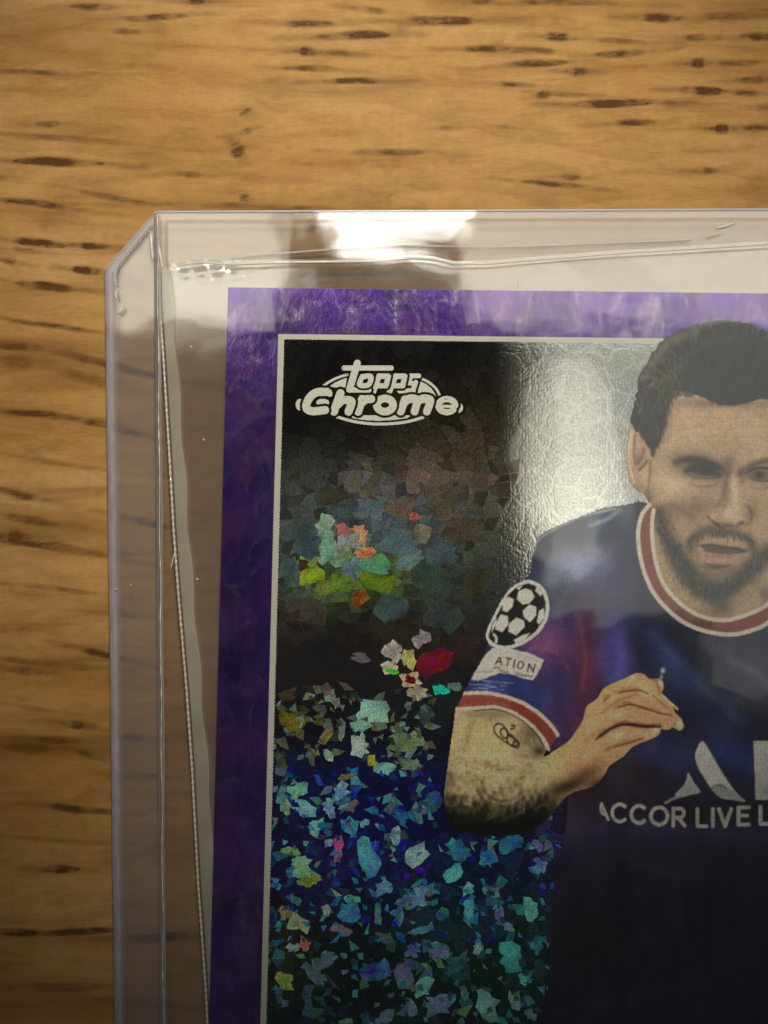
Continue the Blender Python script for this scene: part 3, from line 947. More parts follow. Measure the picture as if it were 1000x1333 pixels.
# --- torso
torso = [(844, 655), (830, 653), (812, 657), (785, 661), (760, 670), (735, 680), (712, 690), (699, 702), (693, 722), (689, 745), (676, 762),
         (652, 790), (638, 830), (630, 852), (612, 884), (601, 905), (594, 924), (640, 930), (690, 950), (716, 980), (735, 1000), (738, 1058), (728, 1112), (720, 1150),
         (716, 1210), (713, 1280), (706, 1333), (700, 1440), (1090, 1440), (1090, 700), (1000, 700)]
cv.poly(torso, (30, 31, 52), label=SHIRT, smooth=4, jag=jag1)
SH = [SHIRT]
cv.blob(760, 740, 90, 60, (52, 58, 82), .9, clip=SH)
cv.blob(742, 738, 26, 24, (118, 128, 168), .75, -20, 1.4, clip=SH)
cv.blob(780, 728, 20, 18, (98, 106, 140), .6, 30, 1.4, clip=SH)
cv.blob(725, 755, 16, 8, (110, 118, 150), .4, -10, clip=SH)
cv.line([(768, 684), (790, 676), (806, 664)], 4, (120, 138, 156), 4, alpha=.6, clip=SH)
cv.line([(694, 722), (700, 704), (720, 690), (760, 672), (800, 662)], 2.5, (140, 150, 160), 2, alpha=.6, clip=SH)
cv.blob(820, 720, 24, 60, (40, 46, 62), .7, clip=SH)
# sleeve
cv.poly([(640, 838), (700, 800), (765, 800), (770, 900), (748, 965), (725, 975), (700, 940), (660, 912), (604, 902), (628, 856)], (64, 46, 92), 14, alpha=.85, clip=SH)
cv.blob(712, 838, 36, 18, (92, 52, 84), .85, 10, clip=SH)
cv.blob(690, 860, 16, 10, (78, 50, 98), .6, clip=SH)
cv.line([(690, 845), (725, 850), (742, 872)], 5, (104, 66, 96), 4, alpha=.5, clip=SH)
cv.line([(712, 852), (742, 862), (752, 890)], 4, (46, 30, 58), 4, alpha=.6, clip=SH)
cv.blob(722, 900, 26, 24, (58, 50, 112), .7, clip=SH)
cv.blob(735, 940, 12, 30, (36, 30, 56), .7, -15, clip=SH)
cv.poly([(604, 903), (614, 884), (640, 880), (665, 878), (695, 890), (712, 905), (700, 925), (670, 908), (640, 902)], (36, 54, 112), 4, alpha=.85, clip=SH)
for k in range(26):
    uu_, vv_ = random.uniform(608, 656), random.uniform(882, 900)
    cv.line([(uu_, vv_), (uu_ + random.uniform(6, 16), vv_ + random.uniform(0, 2))], 1.2, (120, 140, 172), .9, alpha=random.uniform(.2, .65), clip=SH)
# folds on the chest
cv.blob(762, 880, 17, 90, (74, 28, 44), .85, 4, clip=SH)
cv.line([(752, 800), (762, 850), (758, 900)], 5, (116, 66, 82), 5, alpha=.35, clip=SH)
cv.blob(748, 990, 30, 40, (52, 26, 42), .7, clip=SH)
cv.blob(802, 850, 22, 52, (66, 62, 128), .9, -6, 1.6, clip=SH)
cv.blob(780, 825, 8, 28, (84, 52, 84), .5, clip=SH)
cv.blob(842, 838, 20, 50, (24, 26, 48), .85, clip=SH)
cv.blob(878, 870, 16, 70, (34, 48, 92), .8, -38, clip=SH)
cv.line([(850, 825), (885, 862), (925, 905), (965, 940)], 10, (48, 68, 112), 7, alpha=.55, clip=SH)
cv.line([(900, 830), (950, 855), (1000, 900)], 12, (44, 48, 66), 9, alpha=.6, clip=SH)
cv.blob(965, 880, 60, 40, (54, 60, 76), .55, 30, clip=SH)
cv.line([(955, 862), (985, 876), (1010, 900)], 9, (92, 98, 122), 7, alpha=.4, clip=SH)
cv.blob(905, 925, 50, 26, (20, 26, 52), .8, clip=SH)
cv.blob(870, 985, 46, 22, (46, 54, 100), .8, 18, clip=SH)
cv.blob(960, 985, 46, 20, (34, 50, 104), .75, 12, clip=SH)
cv.blob(830, 1010, 40, 26, (34, 24, 30), .9, 10, clip=SH)
cv.blob(770, 1045, 50, 28, (44, 28, 40), .85, clip=SH)
cv.blob(900, 1055, 140, 18, (24, 22, 30), .85, clip=SH)
cv.blob(900, 1082, 110, 9, (42, 40, 74), .8, 2, clip=SH)
low = smooth01((cv.V - 1085) / 40.0) * (cv.L == SHIRT) * .92
cv.C[:] = cv.C * (1 - low[..., None]) + lin((22, 21, 38)) * low[..., None]
cv.blob(855, 1130, 50, 10, (38, 38, 54), .6, 20, clip=SH)
cv.blob(745, 1080, 14, 26, (48, 38, 62), .6, 15, clip=SH)
cv.blob(770, 1310, 40, 12, (28, 36, 62), .7, -10, clip=SH)
cv.blob(850, 1290, 50, 8, (34, 36, 56), .6, -18, clip=SH)
cv.blob(820, 1230, 40, 8, (30, 28, 36), .6, -8, clip=SH)
cv.blob(990, 1300, 40, 60, (14, 16, 44), .7, clip=SH)
cv.blob(760, 1220, 40, 60, (24, 18, 12), .6, clip=SH)

# --- arm and hand
arm = [(594, 922), (590, 945), (586, 970), (582, 1000), (579, 1022), (578, 1046), (581, 1066), (588, 1078), (610, 1084), (645, 1088), (682, 1084), (712, 1066),
       (740, 1034), (770, 1024), (787, 1008), (793, 997), (812, 984), (825, 971), (852, 960), (859, 954), (860, 949), (870, 950), (877, 947), (885, 951), (890, 946),
       (887, 936), (879, 928), (876, 920), (868, 911), (861, 904), (864, 894), (860, 884), (846, 884), (838, 878), (828, 876.5), (812, 884), (788, 895),
       (777, 910), (764, 920), (759, 938), (750, 952), (740, 965), (724, 976), (708, 984), (712, 968), (696, 944), (668, 928), (640, 922), (612, 924)]
cv.poly(arm, (188, 160, 112), label=SKIN, smooth=4, soft=.9)
AR = [SKIN]
cv.poly([(590, 925), (720, 925), (720, 1000), (700, 1045), (590, 1070), (570, 1000)], (196, 176, 122), 14, alpha=.7, clip=AR)
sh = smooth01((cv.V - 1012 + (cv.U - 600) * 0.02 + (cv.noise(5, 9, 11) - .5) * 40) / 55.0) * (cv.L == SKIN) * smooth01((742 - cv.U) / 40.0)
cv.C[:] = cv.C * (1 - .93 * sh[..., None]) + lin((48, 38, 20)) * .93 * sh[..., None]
cv.blob(645, 1085, 70, 16, (18, 15, 9), .95, clip=AR)
cv.blob(590, 1070, 16, 18, (40, 32, 18), .8, clip=AR)
cv.blob(702, 1058, 40, 16, (26, 18, 10), .9, -35, clip=AR)
cv.blob(694, 955, 20, 22, (112, 92, 62), .85, 40, clip=AR)
cv.blob(640, 930, 50, 8, (128, 108, 72), .6, clip=AR)
cv.blob(702, 978, 10, 8, (64, 50, 30), .9, clip=AR)
cv.blob(610, 958, 5, 24, (150, 128, 84), .6, 14, clip=AR)
cv.blob(598, 930, 8, 10, (196, 176, 128), .6, clip=AR)
cv.blob(650, 985, 34, 8, (204, 186, 132), .6, 8, clip=AR)
cv.blob(705, 1000, 26, 9, (198, 178, 124), .7, -14, clip=AR)
cv.blob(688, 985, 18, 4, (140, 118, 78), .6, 8, clip=AR)
for r_ in (12, 22, 31):
    th = np.linspace(.2, math.pi - .1, 14)
    cv.line([(655 + r_ * math.cos(t_), 1020 + r_ * .85 * math.sin(t_)) for t_ in th], 2.2, (206, 190, 140), 2.5, alpha=.42, clip=AR)
    cv.line([(655 + (r_ + 5) * math.cos(t_), 1020 + (r_ + 5) * .85 * math.sin(t_)) for t_ in th], 2.2, (86, 72, 42), 2.5, alpha=.35, clip=AR)
stip = cv.noise(2.4, 3.6, 12)
for _ in range(150):
    a_, b_ = random.uniform(582, 700), random.uniform(990, 1070)
    cv.blob(a_, b_, random.uniform(1.5, 4), random.uniform(2, 5), (92, 78, 46) if random.random() < .6 else (190, 170, 118), random.uniform(.2, .5), random.uniform(0, 90), clip=AR)
for _ in range(90):
    a_, b_ = random.uniform(588, 712), random.uniform(985, 1062)
    r_ = random.uniform(4, 11)
    k0_ = random.uniform(0, 360)
    cv.line(arc(a_, b_, r_, r_ * .7, k0_, k0_ + random.uniform(80, 200), 8), random.uniform(1.2, 2.4), (70, 62, 42) if random.random() < .62 else (200, 186, 140), 1.1, alpha=random.uniform(.12, .32), smooth=0, clip=AR)
for _ in range(260):
    a_, b_ = random.uniform(584, 730), random.uniform(930, 1075)
    cv.line([(a_, b_), (a_ + random.uniform(-1, 1), b_ + random.uniform(3, 8))], 1.0, (96, 82, 52) if random.random() < .6 else (214, 196, 146), .8, alpha=random.uniform(.12, .35), smooth=0, clip=AR)
# tattoo
TT = (64, 54, 34)
for pts in ([(643, 946), (648, 942), (655, 944), (659, 951), (664, 958), (672, 963), (676, 968), (674, 973), (668, 972), (660, 967), (650, 960), (644, 953), (643, 946)],
            [(652, 950), (657, 948), (661, 953), (660, 960), (655, 960), (652, 955), (652, 950)], [(660, 962), (664, 956), (670, 962), (667, 970), (662, 968), (660, 962)],
            [(666, 945), (670, 944), (669, 948), (665, 949)], [(669, 966), (674, 966), (672, 971), (668, 970)]):
    cv.line(pts, 2.2, TT, 1.0, alpha=.95, smooth=4, clip=AR)
# wrist and hand modelling
cv.poly([(740, 1000), (760, 940), (790, 900), (830, 880), (862, 890), (890, 945), (850, 958), (815, 980), (790, 1005), (750, 1030)], (196, 150, 112), 12, alpha=.85, clip=AR)
cv.blob(762, 1008, 26, 12, (120, 84, 52), .85, -25, clip=AR)
cv.blob(738, 1024, 30, 9, (52, 34, 18), .9, -18, clip=AR)
cv.blob(775, 1020, 14, 6, (88, 56, 34), .8, -30, clip=AR)
cv.blob(770, 980, 20, 5, (206, 162, 122), .7, -32, clip=AR)
cv.blob(748, 975, 22, 6, (204, 170, 124), .6, -42, clip=AR)
cv.blob(782, 935, 22, 14, (206, 164, 124), .8, -38, clip=AR)
cv.blob(830, 890, 22, 7, (208, 162, 122), .8, 8, clip=AR)
cv.blob(842, 900, 14, 10, (212, 170, 132), .8, 30, clip=AR)
cv.blob(858, 890, 6, 8, (178, 126, 94), .7, clip=AR)
cv.line([(850, 884), (856, 890), (859, 902)], 2, (136, 88, 62), 2, alpha=.6, clip=AR)
cv.line([(788, 908), (802, 902), (818, 898), (832, 897)], 3.4, (132, 86, 58), 3, alpha=.7, clip=AR)
cv.line([(784, 928), (800, 915), (816, 908), (828, 904)], 3.6, (150, 104, 74), 3, alpha=.6, clip=AR)
cv.line([(800, 922), (815, 915), (830, 920), (846, 923), (860, 928)], 3.4, (148, 92, 68), 3, alpha=.75, clip=AR)
cv.blob(832, 930, 30, 6, (206, 146, 116), .7, 8, clip=AR)
cv.blob(864, 935, 12, 6, (206, 150, 118), .7, 35, clip=AR)
cv.line([(782, 958), (796, 948), (810, 942), (826, 943), (842, 945), (858, 945)], 5.5, (96, 52, 38), 3, alpha=.85, clip=AR)
cv.line([(818, 943), (834, 946), (850, 945)], 3, (60, 30, 22), 2, alpha=.8, clip=AR)
cv.line([(762, 964), (774, 956), (788, 950)], 5, (158, 112, 82), 4, alpha=.5, clip=AR)
cv.blob(828, 955, 30, 5, (210, 158, 128), .8, -10, clip=AR)
cv.line([(790, 976), (804, 970), (820, 966), (836, 962)], 4, (146, 98, 72), 3.5, alpha=.7, clip=AR)
cv.blob(800, 985, 14, 5, (190, 140, 104), .7, -30, clip=AR)
cv.blob(884, 944, 4, 6, (214, 184, 148), .7, clip=AR)
cv.blob(856, 949, 4, 4, (214, 170, 140), .7, clip=AR)
cv.line([(872, 950), (878, 944), (880, 936)], 2, (128, 84, 60), 1.6, alpha=.6, clip=AR)
cv.line([(786, 912), (800, 905), (816, 900), (834, 899), (844, 903)], 1.8, (92, 54, 38), 1.2, alpha=.8, clip=AR)
cv.line([(806, 921), (822, 917), (842, 923), (862, 929), (874, 931)], 2.0, (96, 56, 40), 1.2, alpha=.85, clip=AR)
cv.line([(776, 962), (792, 950), (808, 944), (826, 944), (842, 946), (860, 946)], 2.6, (58, 28, 20), 1.2, alpha=.9, clip=AR)
cv.line([(800, 972), (816, 968), (834, 962)], 1.8, (104, 64, 46), 1.2, alpha=.7, clip=AR)
cv.line([(850, 905), (860, 914), (870, 922)], 1.8, (128, 82, 60), 1.2, alpha=.7, clip=AR)
for (a_, b_) in ((822, 884), (800, 906), (806, 930), (806, 956)):
    cv.blob(a_, b_, 7, 4, (232, 190, 152), .7, -25, clip=AR)
for (a_, b_, r_) in ((884, 942, 30), (854, 951, 0), (860, 890, 60)):
    cv.blob(a_, b_, 3.6, 2.4, (232, 206, 184), .85, r_, 1.6, clip=AR)
cv.line([(862, 905), (872, 914), (882, 923)], 2.2, (226, 208, 178), 1.2, alpha=.9, label=SKIN)
cv.blob(863, 873, 2.6, 3, (150, 160, 180), .9)
cv.blob(861, 881, 1.8, 2.4, (140, 146, 166), .8)

# --- head and neck
head = [(822, 552), (817, 575), (815.5, 602), (819, 624), (828, 637), (838, 643), (844, 655), (846, 672), (846, 690), (849, 712), (856, 742), (868, 768), (890, 792), (915, 806), (948, 810),
        (985, 798), (1010, 782), (1045, 745), (1062, 690), (1066, 560), (1050, 480), (980, 470), (900, 480), (860, 520), (840, 560)]
cv.poly(head, (176, 146, 104), label=SKIN, smooth=4)
hp = (cv.V < 815) & (cv.U > 812)
HD = [SKIN]
B_ = lambda *a, **k: cv.blob(*a, clip=HD, **k)
Ln = lambda pts, w, c, soft=1.2, alpha=.9: cv.line(pts, w, c, soft, alpha=alpha, clip=HD)
B_(930, 560, 60, 30, (190, 158, 114), .8)
B_(905, 545, 30, 20, (186, 154, 110), .7)
B_(985, 575, 20, 30, (196, 162, 118), .6)
B_(945, 575, 24, 16, (172, 136, 96), .6)
B_(870, 600, 16, 40, (188, 158, 112), .6)
B_(866, 640, 20, 26, (190, 160, 114), .8)
B_(940, 525, 60, 7, (120, 94, 66), .7)
B_(868, 545, 8, 30, (140, 112, 78), .7, rot=10)
# ear
B_(830, 600, 10, 28, (182, 148, 112), .8)
B_(832, 598, 7, 8, (132, 92, 68), .75)
B_(823, 585, 3, 22, (196, 166, 130), .7)
B_(840, 618, 4, 16, (196, 164, 122), .7)
B_(837, 575, 5, 14, (160, 122, 90), .5)
B_(832, 634, 7, 4, (150, 112, 84), .6)
B_(845, 648, 8, 12, (120, 90, 66), .8)
Ln([(822, 562), (819, 585), (820, 608), (826, 628)], 2.4, (220, 192, 156), 1.4, .7)
Ln([(827, 566), (825, 588), (828, 604), (836, 596), (838, 584)], 2.4, (112, 76, 56), 1.6, .75)
Ln([(832, 612), (838, 606), (843, 600)], 3, (92, 60, 44), 1.8, .75)
Ln([(847, 600), (846, 620), (843, 640)], 2.4, (128, 96, 70), 2, .7)
# eye socket on the left, brow
B_(913, 609, 36, 18, (112, 86, 62), .8, rot=12)
Ln([(880, 602), (890, 598), (904, 597), (920, 601), (936, 608), (948, 615)], 8, (46, 36, 28), 5.0, .75)
Ln([(894, 599), (914, 601), (934, 609)], 4, (26, 21, 18), 3, .7)
B_(914, 604, 13, 2.2, (104, 80, 60), .55, rot=14)
Ln([(893, 613), (902, 609), (914, 609), (926, 613), (936, 619)], 6, (28, 22, 18), 3.0, .85)
cv.poly([(896, 613), (906, 610), (918, 611), (932, 618), (920, 620), (905, 618)], (72, 58, 46), 2.4, alpha=.6, clip=HD)
B_(916, 614, 5, 4, (16, 13, 12), .95)
Ln([(896, 618), (908, 622), (922, 623), (936, 621)], 2, (84, 62, 46), 1.4, .7)
B_(912, 629, 20, 4, (186, 152, 112), .6, rot=6)
Ln([(900, 630), (916, 634), (934, 630)], 2, (126, 94, 68), 2, .6)
B_(914, 607, 30, 12, (46, 37, 29), .62, rot=13)
B_(918, 610, 17, 7, (26, 21, 18), .6, rot=12)
B_(950, 603, 9, 11, (112, 80, 56), .8)
# right eye and brow
Ln([(964, 616), (976, 608), (990, 602), (1006, 600), (1032, 603)], 8, (42, 32, 26), 4.4, .8)
B_(992, 617, 26, 11, (122, 92, 66), .7)
Ln([(970, 617), (980, 611), (994, 609), (1010, 612)], 3.4, (26, 18, 16), 1.3, .95)
cv.poly([(972, 618), (984, 613), (1000, 613), (1016, 619), (1000, 625), (984, 624)], (128, 106, 86), 1.4, alpha=.85, clip=HD)
B_(989, 618.5, 5.5, 5.5, (30, 18, 15), 1.0, power=2.0)
B_(990, 616, 18, 7, (48, 36, 28), .45)
Ln([(973, 620), (986, 626), (1002, 626)], 2, (84, 58, 44), 1.2, .8)
B_(967, 622, 5, 8, (120, 86, 62), .7)
Ln([(976, 634), (992, 637), (1010, 633)], 2.2, (140, 106, 78), 2, .6)
# brow furrows
for vv0, al in ((543, .10), (556, .12), (568, .09)):
    Ln([(884, vv0 + 3), (910, vv0 - 1), (945, vv0 + 2), (985, vv0 - 1), (1020, vv0 + 2)], 2.2, (128, 96, 66), 2.2, al)
    Ln([(884, vv0 + 7), (910, vv0 + 3), (945, vv0 + 6), (985, vv0 + 3)], 2.2, (212, 180, 134), 2.2, al * .8)
# nose
B_(957, 645, 5, 28, (212, 184, 142), .85, rot=-4)
B_(944, 640, 5, 26, (138, 102, 70), .85, rot=6)
Ln([(946, 618), (944, 635), (938, 652), (930, 662)], 3, (126, 92, 64), 2.4, .6)
B_(972, 645, 6, 24, (180, 148, 108), .7)
B_(950, 670, 14, 10, (198, 166, 124), .8)
B_(930, 668, 8, 9, (186, 152, 112), .8)
B_(978, 668, 7, 14, (122, 88, 60), .75)
cv.line([(921, 672), (927, 678), (934, 684), (942, 688)], 3.5, (66, 46, 32), 2, alpha=.85, clip=HD)
B_(965, 681, 5, 2.6, (48, 32, 24), .95, rot=-12)
B_(948, 684, 16, 3.4, (96, 68, 48), .85, rot=4)
B_(950, 668, 7, 5, (210, 180, 140), .7)
Ln([(974, 660), (979, 670), (977, 680), (970, 684)], 2.4, (92, 62, 44), 1.6, .8)
B_(928, 671, 5, 5, (206, 172, 130), .6)
B_(934, 682, 4, 2, (44, 30, 22), .8, rot=20)
B_(985, 690, 16, 14, (180, 148, 108), .6)
# cheeks
B_(905, 662, 24, 14, (128, 96, 66), .8, rot=-12)
B_(880, 665, 16, 16, (146, 112, 78), .6)
B_(890, 690, 12, 10, (168, 138, 98), .7)
# beard
BR = (54, 47, 37)
cv.line([(858, 668), (864, 690), (874, 712), (886, 735), (900, 756), (922, 771), (946, 770), (966, 756), (984, 738), (1000, 718)], 22, BR, 11, alpha=.85, clip=HD)
cv.line([(880, 718), (892, 742), (908, 760), (936, 776), (955, 766)], 18, (56, 52, 42), 9, alpha=.8, clip=HD)
B_(934, 765, 26, 14, (54, 50, 40), .8)
cv.line([(898, 706), (908, 696), (924, 689), (942, 692), (960, 695), (976, 704), (984, 720)], 11, (92, 74, 58), 6, alpha=.9, clip=HD)
B_(925, 694, 16, 5, (104, 82, 66), .7)
B_(900, 715, 9, 10, (92, 76, 56), .7)
cv.poly([(908, 710), (922, 709), (942, 712), (960, 714), (976, 716), (966, 720), (945, 720), (925, 718)], (52, 40, 33), 4, alpha=.85, clip=HD)
B_(912, 715, 4, 4, (178, 150, 122), .7)
B_(936, 726, 26, 5.5, (160, 116, 96), .9, rot=6)
B_(956, 722, 6, 4, (172, 136, 112), .7)
B_(930, 738, 16, 5, (96, 76, 60), .8)
B_(926, 750, 18, 8, (128, 104, 82), .75)
B_(952, 744, 12, 8, (112, 92, 72), .6)
B_(975, 738, 8, 14, (72, 62, 48), .8, rot=30)
B_(905, 742, 26, 12, (50, 45, 36), .5, rot=40)
B_(962, 752, 20, 12, (52, 46, 37), .5, rot=-40)
# stubble
for _ in range(760):
    tt = random.random()
    i_ = min(int(tt * 9), 8)
    bp = [(858, 668), (864, 690), (874, 712), (886, 735), (900, 756), (922, 771), (946, 770), (966, 756), (984, 738), (1000, 718)]
    a_ = bp[i_][0] + (bp[i_ + 1][0] - bp[i_][0]) * random.random() + random.gauss(0, 8)
    b_ = bp[i_][1] + (bp[i_ + 1][1] - bp[i_][1]) * random.random() + random.gauss(0, 8)
    cv.line([(a_, b_), (a_ + random.uniform(-2, 2), b_ + random.uniform(3, 6))], 1.0, (30, 26, 20) if random.random() < .65 else (120, 104, 80), .8, alpha=random.uniform(.25, .7), smooth=0, clip=HD)
for _ in range(150):
    a_ = random.uniform(898, 980); b_ = 690 + abs(a_ - 938) * .22 + random.gauss(3, 4)
    cv.line([(a_, b_), (a_ + (a_ - 938) * .06, b_ + random.uniform(3, 6))], 1.0, (40, 32, 26) if random.random() < .7 else (130, 108, 86), .8, alpha=random.uniform(.3, .75), smooth=0, clip=HD)
Ln([(914, 711), (926, 709.5), (942, 712), (958, 714), (968, 717)], 3.2, (34, 25, 21), 2.0, .85)
Ln([(918, 716), (932, 719), (948, 720.5), (962, 719)], 2.6, (58, 40, 34), 2.0, .7)
B_(938, 729, 17, 2.6, (198, 150, 128), .75, rot=6)
Ln([(918, 734), (934, 738), (950, 736)], 3, (74, 56, 44), 2, .7)
# cheekbone
B_(880, 632, 18, 9, (212, 182, 136), .65, rot=20)
Ln([(872, 656), (892, 668), (908, 684), (902, 704)], 6, (118, 88, 62), 5, .5)
# neck
cv.line([(852, 700), (860, 735), (872, 762), (892, 784)], 9, (166, 142, 98), 5, alpha=.8, clip=HD)
B_(978, 770, 24, 10, (162, 140, 98), .85, rot=-32)
B_(958, 780, 10, 6, (150, 128, 94), .7)
B_(940, 792, 16, 10, (62, 56, 42), .8)
B_(910, 795, 14, 4, (150, 130, 94), .7, rot=20)
B_(1000, 775, 10, 14, (84, 72, 52), .6, rot=-30)

# --- hair
hair = [(850, 596), (843, 580), (833, 566), (824, 556), (820, 547), (824, 530), (829, 508), (831, 490), (840, 475), (849, 458), (862, 443), (880, 431), (902, 423), (928, 417), (960, 417),
        (982, 424), (1004, 434), (1034, 452), (1056, 486), (1070, 540), (1064, 560), (1040, 530), (1000, 519), (962, 527), (940, 528), (920, 520), (902, 512), (884, 507), (874, 516),
        (868, 536), (862, 562), (855, 580)]
cv.poly(hair, (44, 42, 40), 1.6, label=HAIR, smooth=4, jag=jag2 * .38)
HR = [HAIR]
cv.blob(930, 470, 70, 40, (34, 34, 36), .8, clip=HR)
cv.line([(834, 492), (846, 478), (856, 462), (866, 450), (884, 440), (906, 432)], 9, (132, 124, 104), 7, alpha=.7, clip=HR)
cv.line([(872, 500), (890, 470), (920, 448), (960, 440)], 10, (70, 66, 60), 9, alpha=.6, clip=HR)
cv.line([(834, 496), (844, 490), (852, 494), (846, 503)], 3, (134, 128, 110), 2.5, alpha=.6, clip=HR)
cv.blob(868, 492, 6, 3, (116, 112, 98), .5, clip=HR)
cv.blob(886, 478, 6, 5, (92, 90, 80), .45, clip=HR)
cv.blob(905, 428, 12, 4, (112, 106, 92), .5, -10, clip=HR)
cv.blob(840, 535, 12, 26, (60, 58, 54), .6, clip=HR)
for _ in range(620):
    a_ = random.uniform(828, 1050); b_ = random.uniform(420, 575)
    l_ = random.uniform(8, 26)
    th = (-2.35 + (a_ - 830) / 200.0 * 1.5) + random.uniform(-.3, .3) + (0.7 if b_ > 520 else 0)
    bend = random.uniform(-.5, .5)
    pts = [(a_ + l_ * k * .25 * math.cos(th + bend * k * .25), b_ + l_ * k * .25 * math.sin(th + bend * k * .25)) for k in range(5)]
    near = a_ < 900 or b_ < 445
    q_ = random.random()
    cc = (126, 118, 98) if (near and q_ < .34) else ((70, 67, 62) if q_ < .5 else (14, 14, 16))
    cv.line(pts, random.uniform(.9, 1.9), cc, 1.0, alpha=random.uniform(.2, .6), smooth=0, clip=HR)
for _ in range(150):   # fine hairs across the hairline
    k = random.randrange(26, len(hair) - 1)
    p0, p1 = hair[k], hair[k + 1]
    f_ = random.random()
    a_, b_ = p0[0] + (p1[0] - p0[0]) * f_, p0[1] + (p1[1] - p0[1]) * f_
    cv.line([(a_ + random.uniform(-3, 3), b_ - 4), (a_ + random.uniform(-3, 4), b_ + random.uniform(2, 8))], 1.2, (50, 44, 38), 1.0, alpha=random.uniform(.3, .7), smooth=0, clip=[SKIN, HAIR])
for _ in range(60):
    a_, b_ = random.uniform(828, 868), random.uniform(455, 512)
    r_ = random.uniform(3, 7)
    cv.line(arc(a_, b_, r_, r_ * .8, random.uniform(0, 180), random.uniform(200, 380), 10), 1.6, (128, 120, 100) if random.random() < .5 else (24, 24, 24), 1.6, alpha=random.uniform(.15, .4), smooth=0, clip=HR)
# --- collar
oc = [(846, 657), (837, 668), (832, 684), (831, 702), (834, 726), (840, 748), (850, 770), (866, 790), (890, 810), (920, 822), (952, 826), (980, 820), (1002, 809), (1040, 776), (1075, 720)]
ic = [(851, 664), (849, 680), (850, 710), (856, 740), (866, 764), (886, 786), (912, 802), (944, 807.5), (976, 799), (1002, 785), (1034, 752), (1060, 700)]
cv.poly(list(spline(oc, 6, False)) + list(spline(ic, 6, False))[::-1], (136, 66, 58), .8, label=COLLAR, smooth=0)
cv.blob(905, 806, 40, 14, (96, 74, 52), .7, 25, clip=[COLLAR])
cv.line(oc, 5.2, (222, 208, 196), .9, label=COLLAR)
cv.line(ic, 5.0, (222, 206, 190), .9, label=COLLAR)
# --- cuff
cu = [(604, 903), (622, 902), (640, 903), (662, 908), (684, 917), (704, 931), (718, 945), (726, 957)]
cl = [(594, 923), (612, 922), (630, 921), (644, 920), (662, 925), (682, 936), (700, 952), (710, 966), (714, 976)]
cv.poly(list(spline(cu, 6, False)) + list(spline(cl, 6, False))[::-1], (150, 66, 56), .8, label=CUFF, smooth=0)
for k in range(30):
    a_ = 600 + k * 2.2
    cv.line([(a_ + 2, 906), (a_, 919)], .9, (196, 140, 120), .8, alpha=.4, clip=[CUFF])
cv.line([(610, 912), (640, 911), (668, 917), (692, 932), (712, 956)], 3, (118, 44, 42), 3, alpha=.35, clip=[CUFF])
cv.line(cu, 4.6, (228, 206, 192), .9, label=CUFF, jag=jag1 * .5)
cv.line(cl, 4.0, (226, 208, 190), .9, label=CUFF, jag=jag1 * .5)
cv.line([(618, 925), (644, 923.5), (664, 929), (682, 940), (699, 956), (708, 972)], 1.6, (50, 38, 26), 1.0, alpha=.8, clip=AR)
# --- sleeve badge: a ball of stars
bo = [(688, 757), (702, 763), (710, 775), (713, 788), (710, 806), (698, 824), (679, 837), (659, 843), (642, 839), (634, 828), (639, 812), (647, 796), (658, 776), (672, 762)]
cv.poly(bo, (26, 28, 27), .8, label=BADGE)
WB = (222, 226, 212)
for pts in ([(675, 770), (684, 766), (692, 769), (696, 777), (690, 785), (681, 787), (673, 780)], [(656, 784), (662, 777), (669, 780), (667, 790), (660, 797), (654, 794)],
            [(681, 795), (689, 787), (698, 790), (698, 801), (690, 810), (682, 803)], [(646, 810), (652, 800), (661, 802), (662, 812), (654, 823), (645, 819)],
            [(663, 812), (672, 804), (682, 808), (683, 816), (672, 827), (662, 822)], [(702, 795), (708, 792), (709, 803), (702, 813), (699, 809)],
            [(699, 764), (706, 772), (704, 776), (697, 769)], [(669, 833), (680, 827), (690, 824), (684, 832), (672, 838)], [(655, 790), (652, 784), (660, 774), (659, 782)],
            [(641, 815), (646, 804), (646, 812), (640, 824)], [(672, 765), (680, 762), (676, 768)]):
    cv.poly(pts, WB, .9, smooth=0, clip=[BADGE])
cv.line([(643, 826), (646, 830), (646, 836)], 3, WB, .9, clip=[BADGE])
cv.line(bo + bo[:1], 4.2, WB, .9, label=BADGE, jag=jag1 * .5)
# --- patch with small letters
pt = [(648, 842), (670, 846), (690, 851), (708, 859), (702, 873), (694, 886), (680, 882), (664, 877), (650, 876), (636, 881), (622, 886), (614, 884), (622, 868), (631, 854), (640, 845)]
cv.poly(pt, (216, 214, 206), .9, label=PATCH, smooth=0, jag=jag1 * .6)
PT = [PATCH]
cv.line([(660, 848), (690, 856), (702, 861)], 1.2, (168, 160, 168), 1, alpha=.6, clip=PT)
INKP = (52, 36, 50)


def T_(segs, u0, v0, sx, sy, w, colr, label=None, shear=(0, 0), clip=None, soft=.8):
    for s in segs:
        cv.line([(u0 + p[0] * sx + p[1] * shear[0], v0 + p[1] * sy + p[0] * shear[1]) for p in s], w, colr, soft, label=label, smooth=0, clip=clip)


